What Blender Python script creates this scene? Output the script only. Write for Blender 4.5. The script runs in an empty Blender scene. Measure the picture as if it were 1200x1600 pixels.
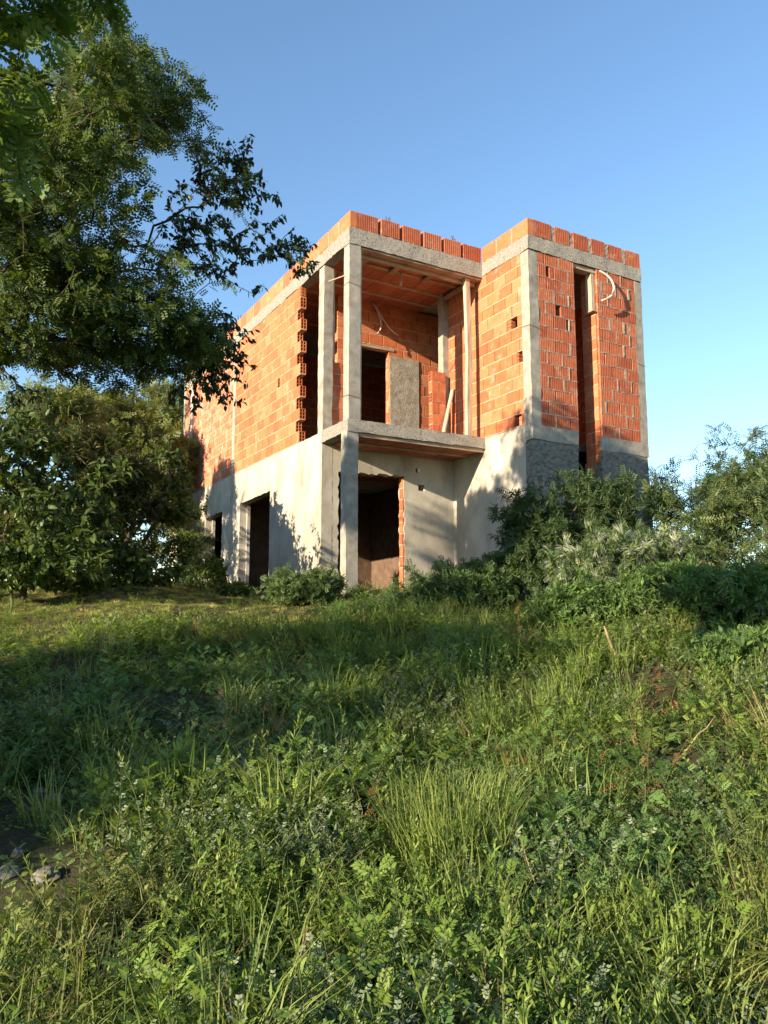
import bpy, bmesh, math, random
import numpy as np
from mathutils import Vector, Matrix, noise as mnoise

random.seed(7); RNG = np.random.default_rng(11)
scene = bpy.context.scene
COL = scene.collection

# ------------------------------------------------------------------ camera, sky, sun, exposure
EYE = 1.6
PITCH = math.radians(7.6)
cam_d = bpy.data.cameras.new('camera'); cam = bpy.data.objects.new('camera', cam_d); COL.objects.link(cam)
cam.location = (0, 0, EYE); cam.rotation_euler = (math.radians(90) + PITCH, 0, 0)
cam_d.sensor_fit = 'VERTICAL'; cam_d.sensor_height = 36.0; cam_d.lens = 27.0
cam_d.clip_start = 0.05; cam_d.clip_end = 3000
scene.camera = cam
SUN_EL = math.radians(16.3); SUN_HEAD = math.radians(226.0)       # heading clockwise from +Y
world = bpy.data.worlds.new('World'); scene.world = world; world.use_nodes = True
wn = world.node_tree; wn.nodes.clear()
sky = wn.nodes.new('ShaderNodeTexSky'); sky.sky_type = 'NISHITA'; sky.sun_disc = False
sky.sun_elevation = SUN_EL; sky.sun_rotation = SUN_HEAD
sky.altitude = 300; sky.air_density = 1.25; sky.dust_density = 0.0; sky.ozone_density = 3.6
bg = wn.nodes.new('ShaderNodeBackground'); bg.inputs[1].default_value = 0.12
wo = wn.nodes.new('ShaderNodeOutputWorld')
wn.links.new(sky.outputs[0], bg.inputs[0]); wn.links.new(bg.outputs[0], wo.inputs[0])
sun_d = bpy.data.lights.new('sun', 'SUN'); sun_d.energy = 5.0; sun_d.angle = math.radians(0.53)
sun_d.color = (1.0, 0.84, 0.61)
sun = bpy.data.objects.new('sun', sun_d); COL.objects.link(sun)
sdir = Vector((math.sin(SUN_HEAD) * math.cos(SUN_EL), math.cos(SUN_HEAD) * math.cos(SUN_EL), math.sin(SUN_EL)))
sun.rotation_euler = (-sdir).to_track_quat('-Z', 'Y').to_euler(); sun.location = sdir * 60
scene.view_settings.view_transform = 'Standard'; scene.view_settings.look = 'None'
scene.view_settings.gamma = 1.0; scene.view_settings.use_curve_mapping = False
scene.view_settings.exposure = 1.28
scene.render.engine = 'CYCLES'
scene.cycles.max_bounces = 5; scene.cycles.diffuse_bounces = 3; scene.cycles.transmission_bounces = 3

# ------------------------------------------------------------------ materials
def new_mat(name):
    m = bpy.data.materials.new(name); m.use_nodes = True
    nt = m.node_tree; nt.nodes.clear()
    out = nt.nodes.new('ShaderNodeOutputMaterial'); b = nt.nodes.new('ShaderNodeBsdfPrincipled')
    nt.links.new(b.outputs[0], out.inputs[0])
    return m, nt, b, out
def N(nt, t, **kw):
    n = nt.nodes.new(t)
    for k, v in kw.items(): setattr(n, k, v)
    return n
def noise_node(nt, scale, detail=4, rough=0.6, coord=None):
    n = N(nt, 'ShaderNodeTexNoise'); n.inputs['Scale'].default_value = scale
    n.inputs['Detail'].default_value = detail; n.inputs['Roughness'].default_value = rough
    if coord is not None: nt.links.new(coord, n.inputs['Vector'])
    return n
def ramp(nt, src, stops):
    r = N(nt, 'ShaderNodeValToRGB'); nt.links.new(src, r.inputs[0])
    e = r.color_ramp.elements
    while len(e) < len(stops): e.new(0.5)
    for i, (p, c) in enumerate(stops):
        e[i].position = p; e[i].color = (*c, 1) if len(c) == 3 else c
    return r
def mixc(nt, fac, a, b, mode='MIX'):
    m = N(nt, 'ShaderNodeMix', data_type='RGBA', blend_type=mode)
    for s, v in ((m.inputs[0], fac), (m.inputs[6], a), (m.inputs[7], b)):
        if hasattr(v, 'is_output'): nt.links.new(v, s)
        elif isinstance(v, (int, float)): s.default_value = v
        else: s.default_value = (*v, 1)
    return m.outputs[2]
def wcoord(nt):                                  # position in the world: patterns do not repeat from piece to piece
    return N(nt, 'ShaderNodeNewGeometry').outputs['Position']
def bump(nt, b, src, strength, dist):
    bp = N(nt, 'ShaderNodeBump'); bp.inputs['Strength'].default_value = strength; bp.inputs['Distance'].default_value = dist
    nt.links.new(src, bp.inputs['Height']); nt.links.new(bp.outputs[0], b.inputs['Normal'])
    return bp
def surf_mat(name, stops, scale, rough=0.9, bump_scale=60, bump_s=0.5, bump_d=0.006, spots=None, big=None, stretch=None, spec=0.2):
    m, nt, b, out = new_mat(name)
    co = wcoord(nt)
    if stretch:
        mp = N(nt, 'ShaderNodeMapping'); mp.inputs['Scale'].default_value = stretch
        nt.links.new(co, mp.inputs[0]); co2 = mp.outputs[0]
    else: co2 = co
    n1 = noise_node(nt, scale, 6, 0.65, co2)
    col = ramp(nt, n1.outputs[0], stops).outputs[0]
    if big:
        nb = noise_node(nt, big[0], 5, 0.6, co)
        f = ramp(nt, nb.outputs[0], [(big[1], (0, 0, 0)), (big[2], (1, 1, 1))]).outputs[0]
        col = mixc(nt, f, col, big[3])
    if spots:
        ns = noise_node(nt, spots[0], 3, 0.7, co)
        f = ramp(nt, ns.outputs[0], [(spots[1], (0, 0, 0)), (spots[1] + 0.03, (1, 1, 1))]).outputs[0]
        col = mixc(nt, f, col, spots[2])
    nt.links.new(col, b.inputs['Base Color'])
    b.inputs['Roughness'].default_value = rough
    b.inputs['Specular IOR Level'].default_value = spec
    nbm = noise_node(nt, bump_scale, 8, 0.7, co2)
    bump(nt, b, nbm.outputs[0], bump_s, bump_d)
    return m
M = {}
M['plaster'] = surf_mat('cement_plaster', [(0.25, (0.25, 0.21, 0.16)), (0.45, (0.43, 0.38, 0.305)), (0.72, (0.60, 0.545, 0.45))], 1.5, stretch=(1.5, 1.5, 0.8),
                        bump_scale=45, bump_s=0.8, bump_d=0.012, spots=(5.5, 0.69, (0.36, 0.14, 0.08)), big=(0.9, 0.5, 0.8, (0.33, 0.285, 0.225)))
M['scratch'] = surf_mat('scratch_coat', [(0.32, (0.13, 0.115, 0.095)), (0.5, (0.31, 0.285, 0.24)), (0.75, (0.47, 0.435, 0.37))], 11, stretch=(1.0, 1.0, 1.8),
                        bump_scale=20, bump_s=1.0, bump_d=0.09)
M['mortar_patch'] = surf_mat('mortar_patch', [(0.3, (0.24, 0.20, 0.155)), (0.55, (0.36, 0.31, 0.25)), (0.8, (0.45, 0.40, 0.33))], 9,
                        bump_scale=28, bump_s=0.9, bump_d=0.02)
M['concrete'] = surf_mat('raw_concrete', [(0.25, (0.19, 0.165, 0.13)), (0.5, (0.33, 0.295, 0.24)), (0.75, (0.46, 0.415, 0.34))], 6,
                        bump_scale=70, bump_s=0.6, bump_d=0.008, big=(1.4, 0.5, 0.8, (0.28, 0.27, 0.25)))
M['beam'] = surf_mat('honeycombed_concrete', [(0.30, (0.10, 0.09, 0.075)), (0.46, (0.34, 0.31, 0.26)), (0.75, (0.49, 0.45, 0.385))], 34,
                        bump_scale=75, bump_s=1.0, bump_d=0.03)
M['mortar'] = surf_mat('joint_mortar', [(0.3, (0.24, 0.185, 0.14)), (0.7, (0.42, 0.35, 0.28))], 14, bump_scale=90, bump_s=0.6, bump_d=0.006)
M['clay_mortar'] = surf_mat('clay_stained_mortar', [(0.3, (0.42, 0.235, 0.14)), (0.7, (0.58, 0.40, 0.28))], 14, bump_scale=90, bump_s=0.6, bump_d=0.006)
M['dimmed_inside'] = surf_mat('dimmed_inner_masonry', [(0.3, (0.10, 0.065, 0.045)), (0.7, (0.19, 0.125, 0.09))], 6, bump_scale=40)  # unplastered masonry, with the dimness of the rooms put into its colour
M['wood'] = surf_mat('formwork_wood', [(0.3, (0.30, 0.21, 0.14)), (0.5, (0.46, 0.35, 0.25)), (0.75, (0.60, 0.50, 0.38))], 5,
                        bump_scale=30, bump_s=0.4, bump_d=0.004, stretch=(4, 4, 0.5))
M['woodh'] = surf_mat('formwork_board', [(0.3, (0.26, 0.17, 0.11)), (0.5, (0.40, 0.28, 0.19)), (0.75, (0.52, 0.40, 0.29))], 4,
                        bump_scale=30, bump_s=0.4, bump_d=0.004, stretch=(0.8, 0.8, 7))
M['pvc'] = surf_mat('conduit', [(0.3, (0.46, 0.41, 0.35)), (0.7, (0.58, 0.53, 0.47))], 12, rough=0.5, bump_s=0.1, spec=0.4)
M['steel'] = surf_mat('rusty_steel', [(0.3, (0.07, 0.04, 0.028)), (0.7, (0.17, 0.085, 0.045))], 40, rough=0.8)
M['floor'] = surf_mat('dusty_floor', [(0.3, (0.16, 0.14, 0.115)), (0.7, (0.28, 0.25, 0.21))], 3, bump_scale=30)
M['bark'] = surf_mat('bark', [(0.3, (0.035, 0.028, 0.02)), (0.6, (0.085, 0.066, 0.048)), (0.8, (0.14, 0.115, 0.09))], 22, bump_scale=60, bump_s=0.8, bump_d=0.01)
M['drywood'] = surf_mat('dry_stick', [(0.3, (0.20, 0.13, 0.07)), (0.6, (0.36, 0.25, 0.14)), (0.8, (0.46, 0.35, 0.21))], 18, bump_scale=60)
M['stem'] = surf_mat('green_stem', [(0.3, (0.06, 0.085, 0.025)), (0.7, (0.12, 0.13, 0.05))], 15)
M['stone'] = surf_mat('field_stone', [(0.3, (0.10, 0.085, 0.07)), (0.55, (0.18, 0.16, 0.135)), (0.8, (0.27, 0.25, 0.22))], 9, bump_scale=30, bump_s=0.7, bump_d=0.01)
M['pale_stone'] = surf_mat('pale_stone', [(0.3, (0.36, 0.31, 0.22)), (0.7, (0.56, 0.51, 0.41))], 9, bump_scale=30, bump_s=0.7, bump_d=0.01)
M['litter'] = surf_mat('white_litter', [(0.3, (0.55, 0.55, 0.54)), (0.7, (0.74, 0.74, 0.73))], 9, rough=0.5)
M['black'] = surf_mat('black_plastic', [(0.3, (0.02, 0.02, 0.02)), (0.7, (0.05, 0.05, 0.05))], 9, rough=0.5)

def brick_mat(name, dark, mid, light, smear):
    """Fired clay: each brick has its own tint (object random for the pieces, attribute for the joined rest)."""
    m, nt, b, out = new_mat(name); co = wcoord(nt)
    oi = N(nt, 'ShaderNodeObjectInfo'); at = N(nt, 'ShaderNodeAttribute', attribute_name='tint')
    ad = N(nt, 'ShaderNodeMath', operation='ADD'); nt.links.new(oi.outputs['Random'], ad.inputs[0]); nt.links.new(at.outputs['Fac'], ad.inputs[1])
    fr = N(nt, 'ShaderNodeMath', operation='FRACT'); nt.links.new(ad.outputs[0], fr.inputs[0])
    tint = ramp(nt, fr.outputs[0], [(0.0, dark), (0.45, mid), (1.0, light)]).outputs[0]
    n1 = noise_node(nt, 9, 6, 0.65, co)
    v = ramp(nt, n1.outputs[0], [(0.3, (0.78, 0.76, 0.74)), (0.7, (1.12, 1.12, 1.12))]).outputs[0]
    col = mixc(nt, 1.0, tint, v, 'MULTIPLY')
    ns = noise_node(nt, 4.0, 8, 0.75, co)
    f = ramp(nt, ns.outputs[0], [(1 - smear, (0, 0, 0)), (min(1, 1.16 - smear), (0.75, 0.75, 0.75))]).outputs[0]
    col = mixc(nt, f, col, (0.52, 0.40, 0.31))
    nt.links.new(col, b.inputs['Base Color']); b.inputs['Roughness'].default_value = 0.85; b.inputs['Specular IOR Level'].default_value = 0.2
    nb = noise_node(nt, 60, 6, 0.7, co); bump(nt, b, nb.outputs[0], 0.35, 0.004)
    return m
M['brick'] = brick_mat('hollow_clay_brick', (0.45, 0.125, 0.055), (0.52, 0.165, 0.068), (0.57, 0.215, 0.105), 0.44)
M['brick_smear'] = brick_mat('mortar_smeared_brick', (0.40, 0.12, 0.06), (0.47, 0.155, 0.07), (0.53, 0.20, 0.10), 0.52)
M['brick_red'] = brick_mat('red_ribbed_brick', (0.38, 0.10, 0.05), (0.45, 0.13, 0.062), (0.50, 0.165, 0.08), 0.46)
M['block'] = brick_mat('ceiling_block', (0.36, 0.115, 0.06), (0.42, 0.14, 0.07), (0.47, 0.175, 0.09), 0.35)

def leaf_mat(name, cols, trans=0.35, rough=0.55, patch=None, k=1.0):
    """cols: dark, mid, light leaf colours spread per leaf ('tint') and per instance."""
    if 'weed' in name or 'grass' in name: k = 1.15 if 'mealy' in name else 1.6
    cols = [tuple(c * k for c in q) for q in cols]
    m, nt, b, out = new_mat(name)
    oi = N(nt, 'ShaderNodeObjectInfo'); at = N(nt, 'ShaderNodeAttribute', attribute_name='tint')
    ad = N(nt, 'ShaderNodeMath', operation='ADD'); nt.links.new(oi.outputs['Random'], ad.inputs[0]); nt.links.new(at.outputs['Fac'], ad.inputs[1])
    ml = N(nt, 'ShaderNodeMath', operation='MULTIPLY'); nt.links.new(ad.outputs[0], ml.inputs[0]); ml.inputs[1].default_value = 0.5
    col = ramp(nt, ml.outputs[0], [(0.1, cols[0]), (0.5, cols[1]), (0.9, cols[2])]).outputs[0]
    if patch:
        nz = noise_node(nt, patch[0], 4, 0.6, wcoord(nt))
        f = ramp(nt, nz.outputs[0], [(patch[1], (0, 0, 0)), (patch[1] + 0.12, (1, 1, 1))]).outputs[0]
        col = mixc(nt, f, col, patch[2])
    nt.links.new(col, b.inputs['Base Color']); b.inputs['Roughness'].default_value = rough
    b.inputs['Specular IOR Level'].default_value = 0.35
    tr = N(nt, 'ShaderNodeBsdfTranslucent')
    tc = mixc(nt, 1.0, col, (1.25, 1.2, 0.5), 'MULTIPLY'); nt.links.new(tc, tr.inputs[0])
    mx = N(nt, 'ShaderNodeMixShader'); mx.inputs[0].default_value = trans
    nt.links.new(b.outputs[0], mx.inputs[1]); nt.links.new(tr.outputs[0], mx.inputs[2]); nt.links.new(mx.outputs[0], out.inputs[0])
    return m
M['leaf_acacia'] = leaf_mat('acacia_leaf', [(0.045, 0.075, 0.018), (0.075, 0.12, 0.028), (0.13, 0.18, 0.045)])
M['leaf_near'] = leaf_mat('pinnate_leaf', [(0.08, 0.13, 0.02), (0.12, 0.19, 0.03), (0.19, 0.26, 0.05)], 0.45)
M['leaf_broad'] = leaf_mat('broad_dark_leaf', [(0.03, 0.05, 0.018), (0.05, 0.075, 0.025), (0.09, 0.115, 0.04)], 0.25, 0.4)
M['leaf_bush'] = leaf_mat('privet_leaf', [(0.05, 0.08, 0.02), (0.08, 0.125, 0.03), (0.14, 0.19, 0.05)], 0.3, 0.45)
M['leaf_back'] = leaf_mat('far_tree_leaf', [(0.085, 0.115, 0.035), (0.13, 0.165, 0.05), (0.20, 0.23, 0.085)], 0.35)
M['leaf_rust'] = leaf_mat('browned_leaf', [(0.075, 0.075, 0.022), (0.12, 0.11, 0.035), (0.19, 0.155, 0.05)], 0.3)
M['leaf_shrub'] = leaf_mat('willowy_leaf', [(0.045, 0.085, 0.03), (0.075, 0.125, 0.04), (0.12, 0.17, 0.06)], 0.3)
M['leaf_willow'] = leaf_mat('dark_willowy_leaf', [(0.03, 0.06, 0.02), (0.05, 0.09, 0.03), (0.085, 0.13, 0.045)], 0.3)
M['plume'] = leaf_mat('grey_plume', [(0.20, 0.235, 0.16), (0.30, 0.335, 0.24), (0.42, 0.44, 0.34)], 0.3, 0.8)
M['grass'] = leaf_mat('grass_blade', [(0.08, 0.12, 0.024), (0.14, 0.18, 0.04), (0.22, 0.245, 0.075)], 0.38, patch=(0.9, 0.55, (0.25, 0.24, 0.09)))
M['grass_crest'] = leaf_mat('sunlit_tint_grass', [(0.17, 0.18, 0.05), (0.27, 0.265, 0.085), (0.38, 0.34, 0.14)], 0.35)  # dry yellowish blades; the crest's low sunlight is put into the colour too
M['weed_bright'] = leaf_mat('bright_weed', [(0.075, 0.13, 0.02), (0.125, 0.185, 0.032), (0.20, 0.245, 0.06)], 0.42, patch=(0.8, 0.56, (0.22, 0.23, 0.065)))
M['weed_dark'] = leaf_mat('dark_weed', [(0.045, 0.085, 0.02), (0.07, 0.125, 0.03), (0.105, 0.165, 0.045)], 0.35)
M['weed_grey'] = leaf_mat('mealy_weed', [(0.115, 0.155, 0.075), (0.17, 0.215, 0.115), (0.24, 0.28, 0.165)], 0.25, 0.7)
M['weed_dry'] = leaf_mat('dry_straw', [(0.22, 0.15, 0.065), (0.32, 0.235, 0.11), (0.43, 0.335, 0.18)], 0.25, 0.8)
M['weed_red'] = leaf_mat('withered_red', [(0.20, 0.075, 0.025), (0.29, 0.115, 0.04), (0.36, 0.16, 0.06)], 0.3, 0.8)
M['pod'] = leaf_mat('green_pod', [(0.11, 0.15, 0.03), (0.15, 0.20, 0.04), (0.2, 0.25, 0.06)], 0.2)

def ground_mat():
    m, nt, b, out = new_mat('weedy_soil'); co = wcoord(nt)
    n1 = noise_node(nt, 14, 8, 0.7, co)
    soil = ramp(nt, n1.outputs[0], [(0.3, (0.04, 0.03, 0.02)), (0.5, (0.09, 0.066, 0.043)), (0.72, (0.18, 0.14, 0.095))]).outputs[0]
    n2 = noise_node(nt, 1.1, 6, 0.65, co)
    f = ramp(nt, n2.outputs[0], [(0.42, (0, 0, 0)), (0.62, (1, 1, 1))]).outputs[0]
    n3 = noise_node(nt, 55, 5, 0.7, co)
    green = ramp(nt, n3.outputs[0], [(0.35, (0.03, 0.045, 0.014)), (0.65, (0.085, 0.11, 0.035))]).outputs[0]
    nt.links.new(mixc(nt, f, soil, green), b.inputs['Base Color']); b.inputs['Roughness'].default_value = 0.95
    b.inputs['Specular IOR Level'].default_value = 0.1
    n4 = noise_node(nt, 35, 10, 0.75, co); bump(nt, b, n4.outputs[0], 1.0, 0.04)
    return m
M['ground'] = ground_mat()

# ------------------------------------------------------------------ object helpers
def link(name, me, parent=None, label=None, cat=None, group=None, kind=None, loc=None):
    o = bpy.data.objects.new(name, me); COL.objects.link(o)
    if parent is not None: o.parent = parent
    if label: o['label'] = label
    if cat: o['category'] = cat
    if group: o['group'] = group
    if kind: o['kind'] = kind
    if loc is not None: o.location = loc
    return o
def mesh_pd(name, v, f, mat, smooth=False):
    me = bpy.data.meshes.new(name); me.from_pydata([tuple(p) for p in v], [], [tuple(q) for q in f])
    if mat: me.materials.append(mat)
    if smooth: me.polygons.foreach_set('use_smooth', [True] * len(me.polygons))
    me.update(); return me
def mesh_np(name, V, F, mat, tint=None, smooth=False):
    """V (n,3), F (m,k) same-size polygons."""
    me = bpy.data.meshes.new(name); V = np.ascontiguousarray(V, np.float32); F = np.ascontiguousarray(F, np.int32)
    m, k = F.shape
    me.vertices.add(len(V)); me.vertices.foreach_set('co', V.ravel())
    me.loops.add(m * k); me.loops.foreach_set('vertex_index', F.ravel())
    me.polygons.add(m); me.polygons.foreach_set('loop_start', np.arange(0, m * k, k, dtype=np.int32))
    me.polygons.foreach_set('loop_total', np.full(m, k, np.int32))
    if smooth: me.polygons.foreach_set('use_smooth', np.ones(m, bool))
    if tint is not None:
        a = me.attributes.new('tint', 'FLOAT', 'POINT'); a.data.foreach_set('value', np.ascontiguousarray(tint, np.float32))
    for mm in (mat if isinstance(mat, (list, tuple)) else [mat]): me.materials.append(mm)
    me.update(calc_edges=True); return me
def box_vf(x0, x1, y0, y1, z0, z1):
    return ([(x0, y0, z0), (x1, y0, z0), (x1, y1, z0), (x0, y1, z0), (x0, y0, z1), (x1, y0, z1), (x1, y1, z1), (x0, y1, z1)],
            [(0, 3, 2, 1), (4, 5, 6, 7), (0, 1, 5, 4), (1, 2, 6, 5), (2, 3, 7, 6), (3, 0, 4, 7)])
class MB:
    def __init__(s): s.v = []; s.f = []
    def add(s, v, f):
        n = len(s.v); s.v += list(v); s.f += [tuple(i + n for i in q) for q in f]; return s
    def box(s, *a): return s.add(*box_vf(*a))
    def tube(s, pts, rads, seg=6, cap=True):
        pts = [Vector(p) for p in pts]; n = len(s.v); up = Vector((0.31, 0.17, 0.93))
        for i, p in enumerate(pts):
            d = (pts[min(i + 1, len(pts) - 1)] - pts[max(i - 1, 0)]).normalized()
            a = d.cross(up if abs(d.dot(up)) < 0.95 else Vector((1, 0, 0))).normalized(); b = d.cross(a)
            r = rads[i] if hasattr(rads, '__len__') else rads
            for k in range(seg):
                t = 2 * math.pi * k / seg; s.v.append(tuple(p + a * (r * math.cos(t)) + b * (r * math.sin(t))))
        for i in range(len(pts) - 1):
            for k in range(seg):
                k2 = (k + 1) % seg
                s.f.append((n + i * seg + k, n + i * seg + k2, n + (i + 1) * seg + k2, n + (i + 1) * seg + k))
        if cap:
            s.f.append(tuple(n + k for k in range(seg))[::-1]); e = n + (len(pts) - 1) * seg; s.f.append(tuple(e + k for k in range(seg)))
        return s
    def build(s, name, mat, parent=None, smooth=False, **kw): return link(name, mesh_pd(name, s.v, s.f, mat, smooth), parent, **kw)
def rough_box(x0, x1, y0, y1, z0, z1, step=0.1, amp=0.006, freq=9.0, fine=0.0):
    """A cast or hewn piece: a box cut into small faces, pushed about a little."""
    bm = bmesh.new(); d = (x1 - x0, y1 - y0, z1 - z0)
    n = [max(1, int(round(l / step))) for l in d]
    vs = {}
    def vert(i, j, k):
        if (i, j, k) not in vs: vs[i, j, k] = bm.verts.new((x0 + d[0] * i / n[0], y0 + d[1] * j / n[1], z0 + d[2] * k / n[2]))
        return vs[i, j, k]
    for j in range(n[1]):
        for k in range(n[2]):
            bm.faces.new((vert(0, j, k), vert(0, j, k + 1), vert(0, j + 1, k + 1), vert(0, j + 1, k)))
            bm.faces.new((vert(n[0], j, k), vert(n[0], j + 1, k), vert(n[0], j + 1, k + 1), vert(n[0], j, k + 1)))
    for i in range(n[0]):
        for k in range(n[2]):
            bm.faces.new((vert(i, 0, k), vert(i + 1, 0, k), vert(i + 1, 0, k + 1), vert(i, 0, k + 1)))
            bm.faces.new((vert(i, n[1], k), vert(i, n[1], k + 1), vert(i + 1, n[1], k + 1), vert(i + 1, n[1], k)))
        for j in range(n[1]):
            bm.faces.new((vert(i, j, 0), vert(i, j + 1, 0), vert(i + 1, j + 1, 0), vert(i + 1, j, 0)))
            bm.faces.new((vert(i, j, n[2]), vert(i + 1, j, n[2]), vert(i + 1, j + 1, n[2]), vert(i, j + 1, n[2])))
    for v in bm.verts:
        o = mnoise.noise_vector(v.co * freq) * amp + mnoise.noise_vector(v.co * freq * 0.25 + Vector((9, 3, 1))) * amp
        if fine: o += Vector((random.uniform(-1, 1), random.uniform(-1, 1), random.uniform(-1, 1))) * fine
        v.co += o
    v = [tuple(q.co) for q in bm.verts]; bm.verts.index_update(); f = [tuple(q.index for q in ff.verts) for ff in bm.faces]; bm.free()
    return v, f
def fill_wall(loops, axis, f0, f1, jit=0.006, step=0.07):
    """Wall slab with openings. loops: outer outline then holes, as (a,z) corners; thickness f0..f1 across; edges left ragged."""
    bm = bmesh.new(); allv = []
    for li, lp in enumerate(loops):
        pts = []
        for i in range(len(lp)):
            a, b = lp[i], lp[(i + 1) % len(lp)]; L = math.hypot(b[0] - a[0], b[1] - a[1]); n = max(1, int(L / step))
            for k in range(n):
                t = k / n; j = jit * (1.0 if li else 0.4) if k else 0
                pts.append((a[0] + (b[0] - a[0]) * t + random.uniform(-j, j), a[1] + (b[1] - a[1]) * t + random.uniform(-j, j)))
        vs = [bm.verts.new((p[0], 0, p[1])) for p in pts]
        for i in range(len(vs)): bm.edges.new((vs[i], vs[(i + 1) % len(vs)]))
    bmesh.ops.triangle_fill(bm, use_beauty=True, use_dissolve=False, edges=bm.edges[:], normal=(0, -1, 0))
    fs = bm.faces[:]
    r = bmesh.ops.extrude_face_region(bm, geom=fs)
    for e in r['geom']:
        if isinstance(e, bmesh.types.BMVert): e.co.y = 1.0
    bmesh.ops.recalc_face_normals(bm, faces=bm.faces[:])
    out_v = []
    bm.verts.index_update()
    for v in bm.verts:
        dd = f0 if v.co.y < 0.5 else f1
        out_v.append((v.co.x, dd, v.co.z) if axis == 'x' else (dd, v.co.x, v.co.z))
    f = [tuple(q.index for q in ff.verts) for ff in bm.faces]
    if axis == 'y': f = [q[::-1] for q in f]
    bm.free(); return out_v, f

# ------------------------------------------------------------------ ground
def sstep(a, b, x):
    t = np.clip((x - a) / (b - a), 0, 1); return t * t * (3 - 2 * t)
GY = np.array([-400, -40, -6, 0, 2.2, 3.2, 5.0, 7.0, 9.0, 10.6, 12, 14, 18, 30, 60, 400.0])
GZ = np.array([-6, -1.6, -0.25, 0, 0.06, 0.16, 0.50, 0.98, 1.42, 1.68, 1.83, 1.97, 2.2, 2.7, 3.6, 9.0])
def ground_z(x, y):
    x = np.asarray(x, float); y = np.asarray(y, float)
    z = np.interp(y, GY, GZ)
    z = 0.5 * z + 0.25 * np.interp(y - 0.5, GY, GZ) + 0.25 * np.interp(y + 0.5, GY, GZ)
    z = z + 0.42 * sstep(1.2, 4.5, x) * sstep(2.8, 5.5, y) * (1 - sstep(8.0, 11, y))      # bank on the right
    z = z + 0.15 * sstep(-2.0, -5.0, x) * sstep(6, 12, y)
    w = sstep(20, 6, np.abs(x)) * sstep(30, 10, np.abs(y - 6))
    z = z + w * (0.05 * np.sin(1.7 * x + 0.6 * y + 1) + 0.04 * np.sin(2.9 * y - 1.3 * x) + 0.025 * np.sin(5.1 * x + 1) * np.sin(4.3 * y))
    return z
def axis_pts(lo, hi, step, far):
    a = list(np.arange(lo, hi + 1e-6, step)); s = step; p = hi
    while p < far: s *= 1.35; p += s; a.append(p)
    s = step; p = lo
    while p > -far: s *= 1.35; p -= s; a.insert(0, p)
    return np.array(a)
gx = axis_pts(-8, 9, 0.11, 420); gy = axis_pts(1.5, 16, 0.11, 420)
XX, YY = np.meshgrid(gx, gy, indexing='ij'); ZZ = ground_z(XX, YY)
inner = (np.abs(XX) < 10) & (YY > 0) & (YY < 18)
ZZ = ZZ + np.where(inner, RNG.normal(0, 0.012, ZZ.shape), 0)
nx, ny = len(gx), len(gy)
idx = np.arange(nx * ny).reshape(nx, ny)
F = np.stack([idx[:-1, :-1], idx[1:, :-1], idx[1:, 1:], idx[:-1, 1:]], -1).reshape(-1, 4)
ground = link('ground', mesh_np('ground', np.stack([XX, YY, ZZ], -1).reshape(-1, 3), F, M['ground'], smooth=True), kind='structure')

# ------------------------------------------------------------------ the house (local x along the front, y into depth, z = 0 ground floor)
HX, HY, HZ = 2.418, 12.202, 1.8
HROT = math.radians(29.8)
house = link('unfinished_house', None, label='unfinished two storey house of hollow orange brick and raw concrete on the slope', cat='house', loc=(HX, HY, HZ))
house.rotation_euler = (0, 0, HROT)
HM = Matrix.Translation((HX, HY, HZ)) @ Matrix.Rotation(HROT, 4, 'Z')
UL = -2.71            # left wall face
Z1, ZB, ZT, ZP = 2.9, 5.87, 6.15, 6.45     # upper floor, beam underside, beam top, parapet top

def part(name, vf, mat, parent=house, **kw):
    me = mesh_pd(name, vf[0], vf[1], mat, True); me.set_sharp_from_angle(angle=math.radians(45))
    return link(name, me, parent, **kw)
# ---- ground storey
left_wall = part('plastered_wall', fill_wall([[(2.26, -0.6), (12.3, -0.6), (12.3, 2.2), (11.2, 2.3), (11.2, Z1 - .01), (2.26, Z1 - .01)],
      [(4.63, 0.0), (6.38, 0.0), (6.38, 2.17), (4.63, 2.2)], [(7.58, 0.0), (8.84, 0.0), (8.84, 2.12), (7.58, 2.14)],
      [(7.0, 2.30), (7.05, 2.30), (7.05, 2.42), (7.0, 2.42)]], 'y', UL, UL + 0.2, 0.010), M['plaster'], label='sunlit cream plastered side wall with two door openings')
front_wall = part('plastered_wall', fill_wall([[(UL + .203, -0.6), (0.0, -0.6), (0.0, 2.70), (UL + .203, 2.70)],
      [(-2.39, 0.0), (-1.07, 0.0), (-1.07, 2.27), (-2.39, 2.23)],
      [(-0.83, 2.36), (-0.76, 2.36), (-0.76, 2.44), (-0.83, 2.44)], [(-0.77, 2.03), (-0.64, 2.03), (-0.64, 2.14), (-0.77, 2.14)]], 'x', 2.262, 2.44, 0.02), M['plaster'],
      label='grey plastered front wall under the balcony')
tw_left = part('plastered_wall', fill_wall([[(0.182, -0.8), (2.9, -0.8), (2.9, 2.69), (2.26, 2.69), (2.26, Z1 - .012), (0.182, Z1 - .012)]], 'y', 0.002, 0.18), M['plaster'])
tw_front = part('rough_coated_wall', fill_wall([[(0.0, -0.9), (2.7, -0.9), (2.74, 0.9), (2.72, 1.6), (2.66, 2.62), (1.55, 2.62), (1.52, 2.3), (1.55, 1.6), (1.52, 0.3), (1.0, 0.3), (1.02, 1.5), (0.98, 2.2), (1.0, 2.62), (0.0, 2.62)]],
      'x', 0.0, 0.18, 0.02), M['scratch'], label='rough grey coated wall below the slit opening')
part('concrete_band', rough_box(-0.004, 1.0, -0.008, 0.19, 2.622, 2.87, 0.06, 0.012), M['concrete'])
part('concrete_band', rough_box(1.53, 2.69, -0.006, 0.19, 2.60, 2.83, 0.06, 0.012), M['concrete'])
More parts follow.
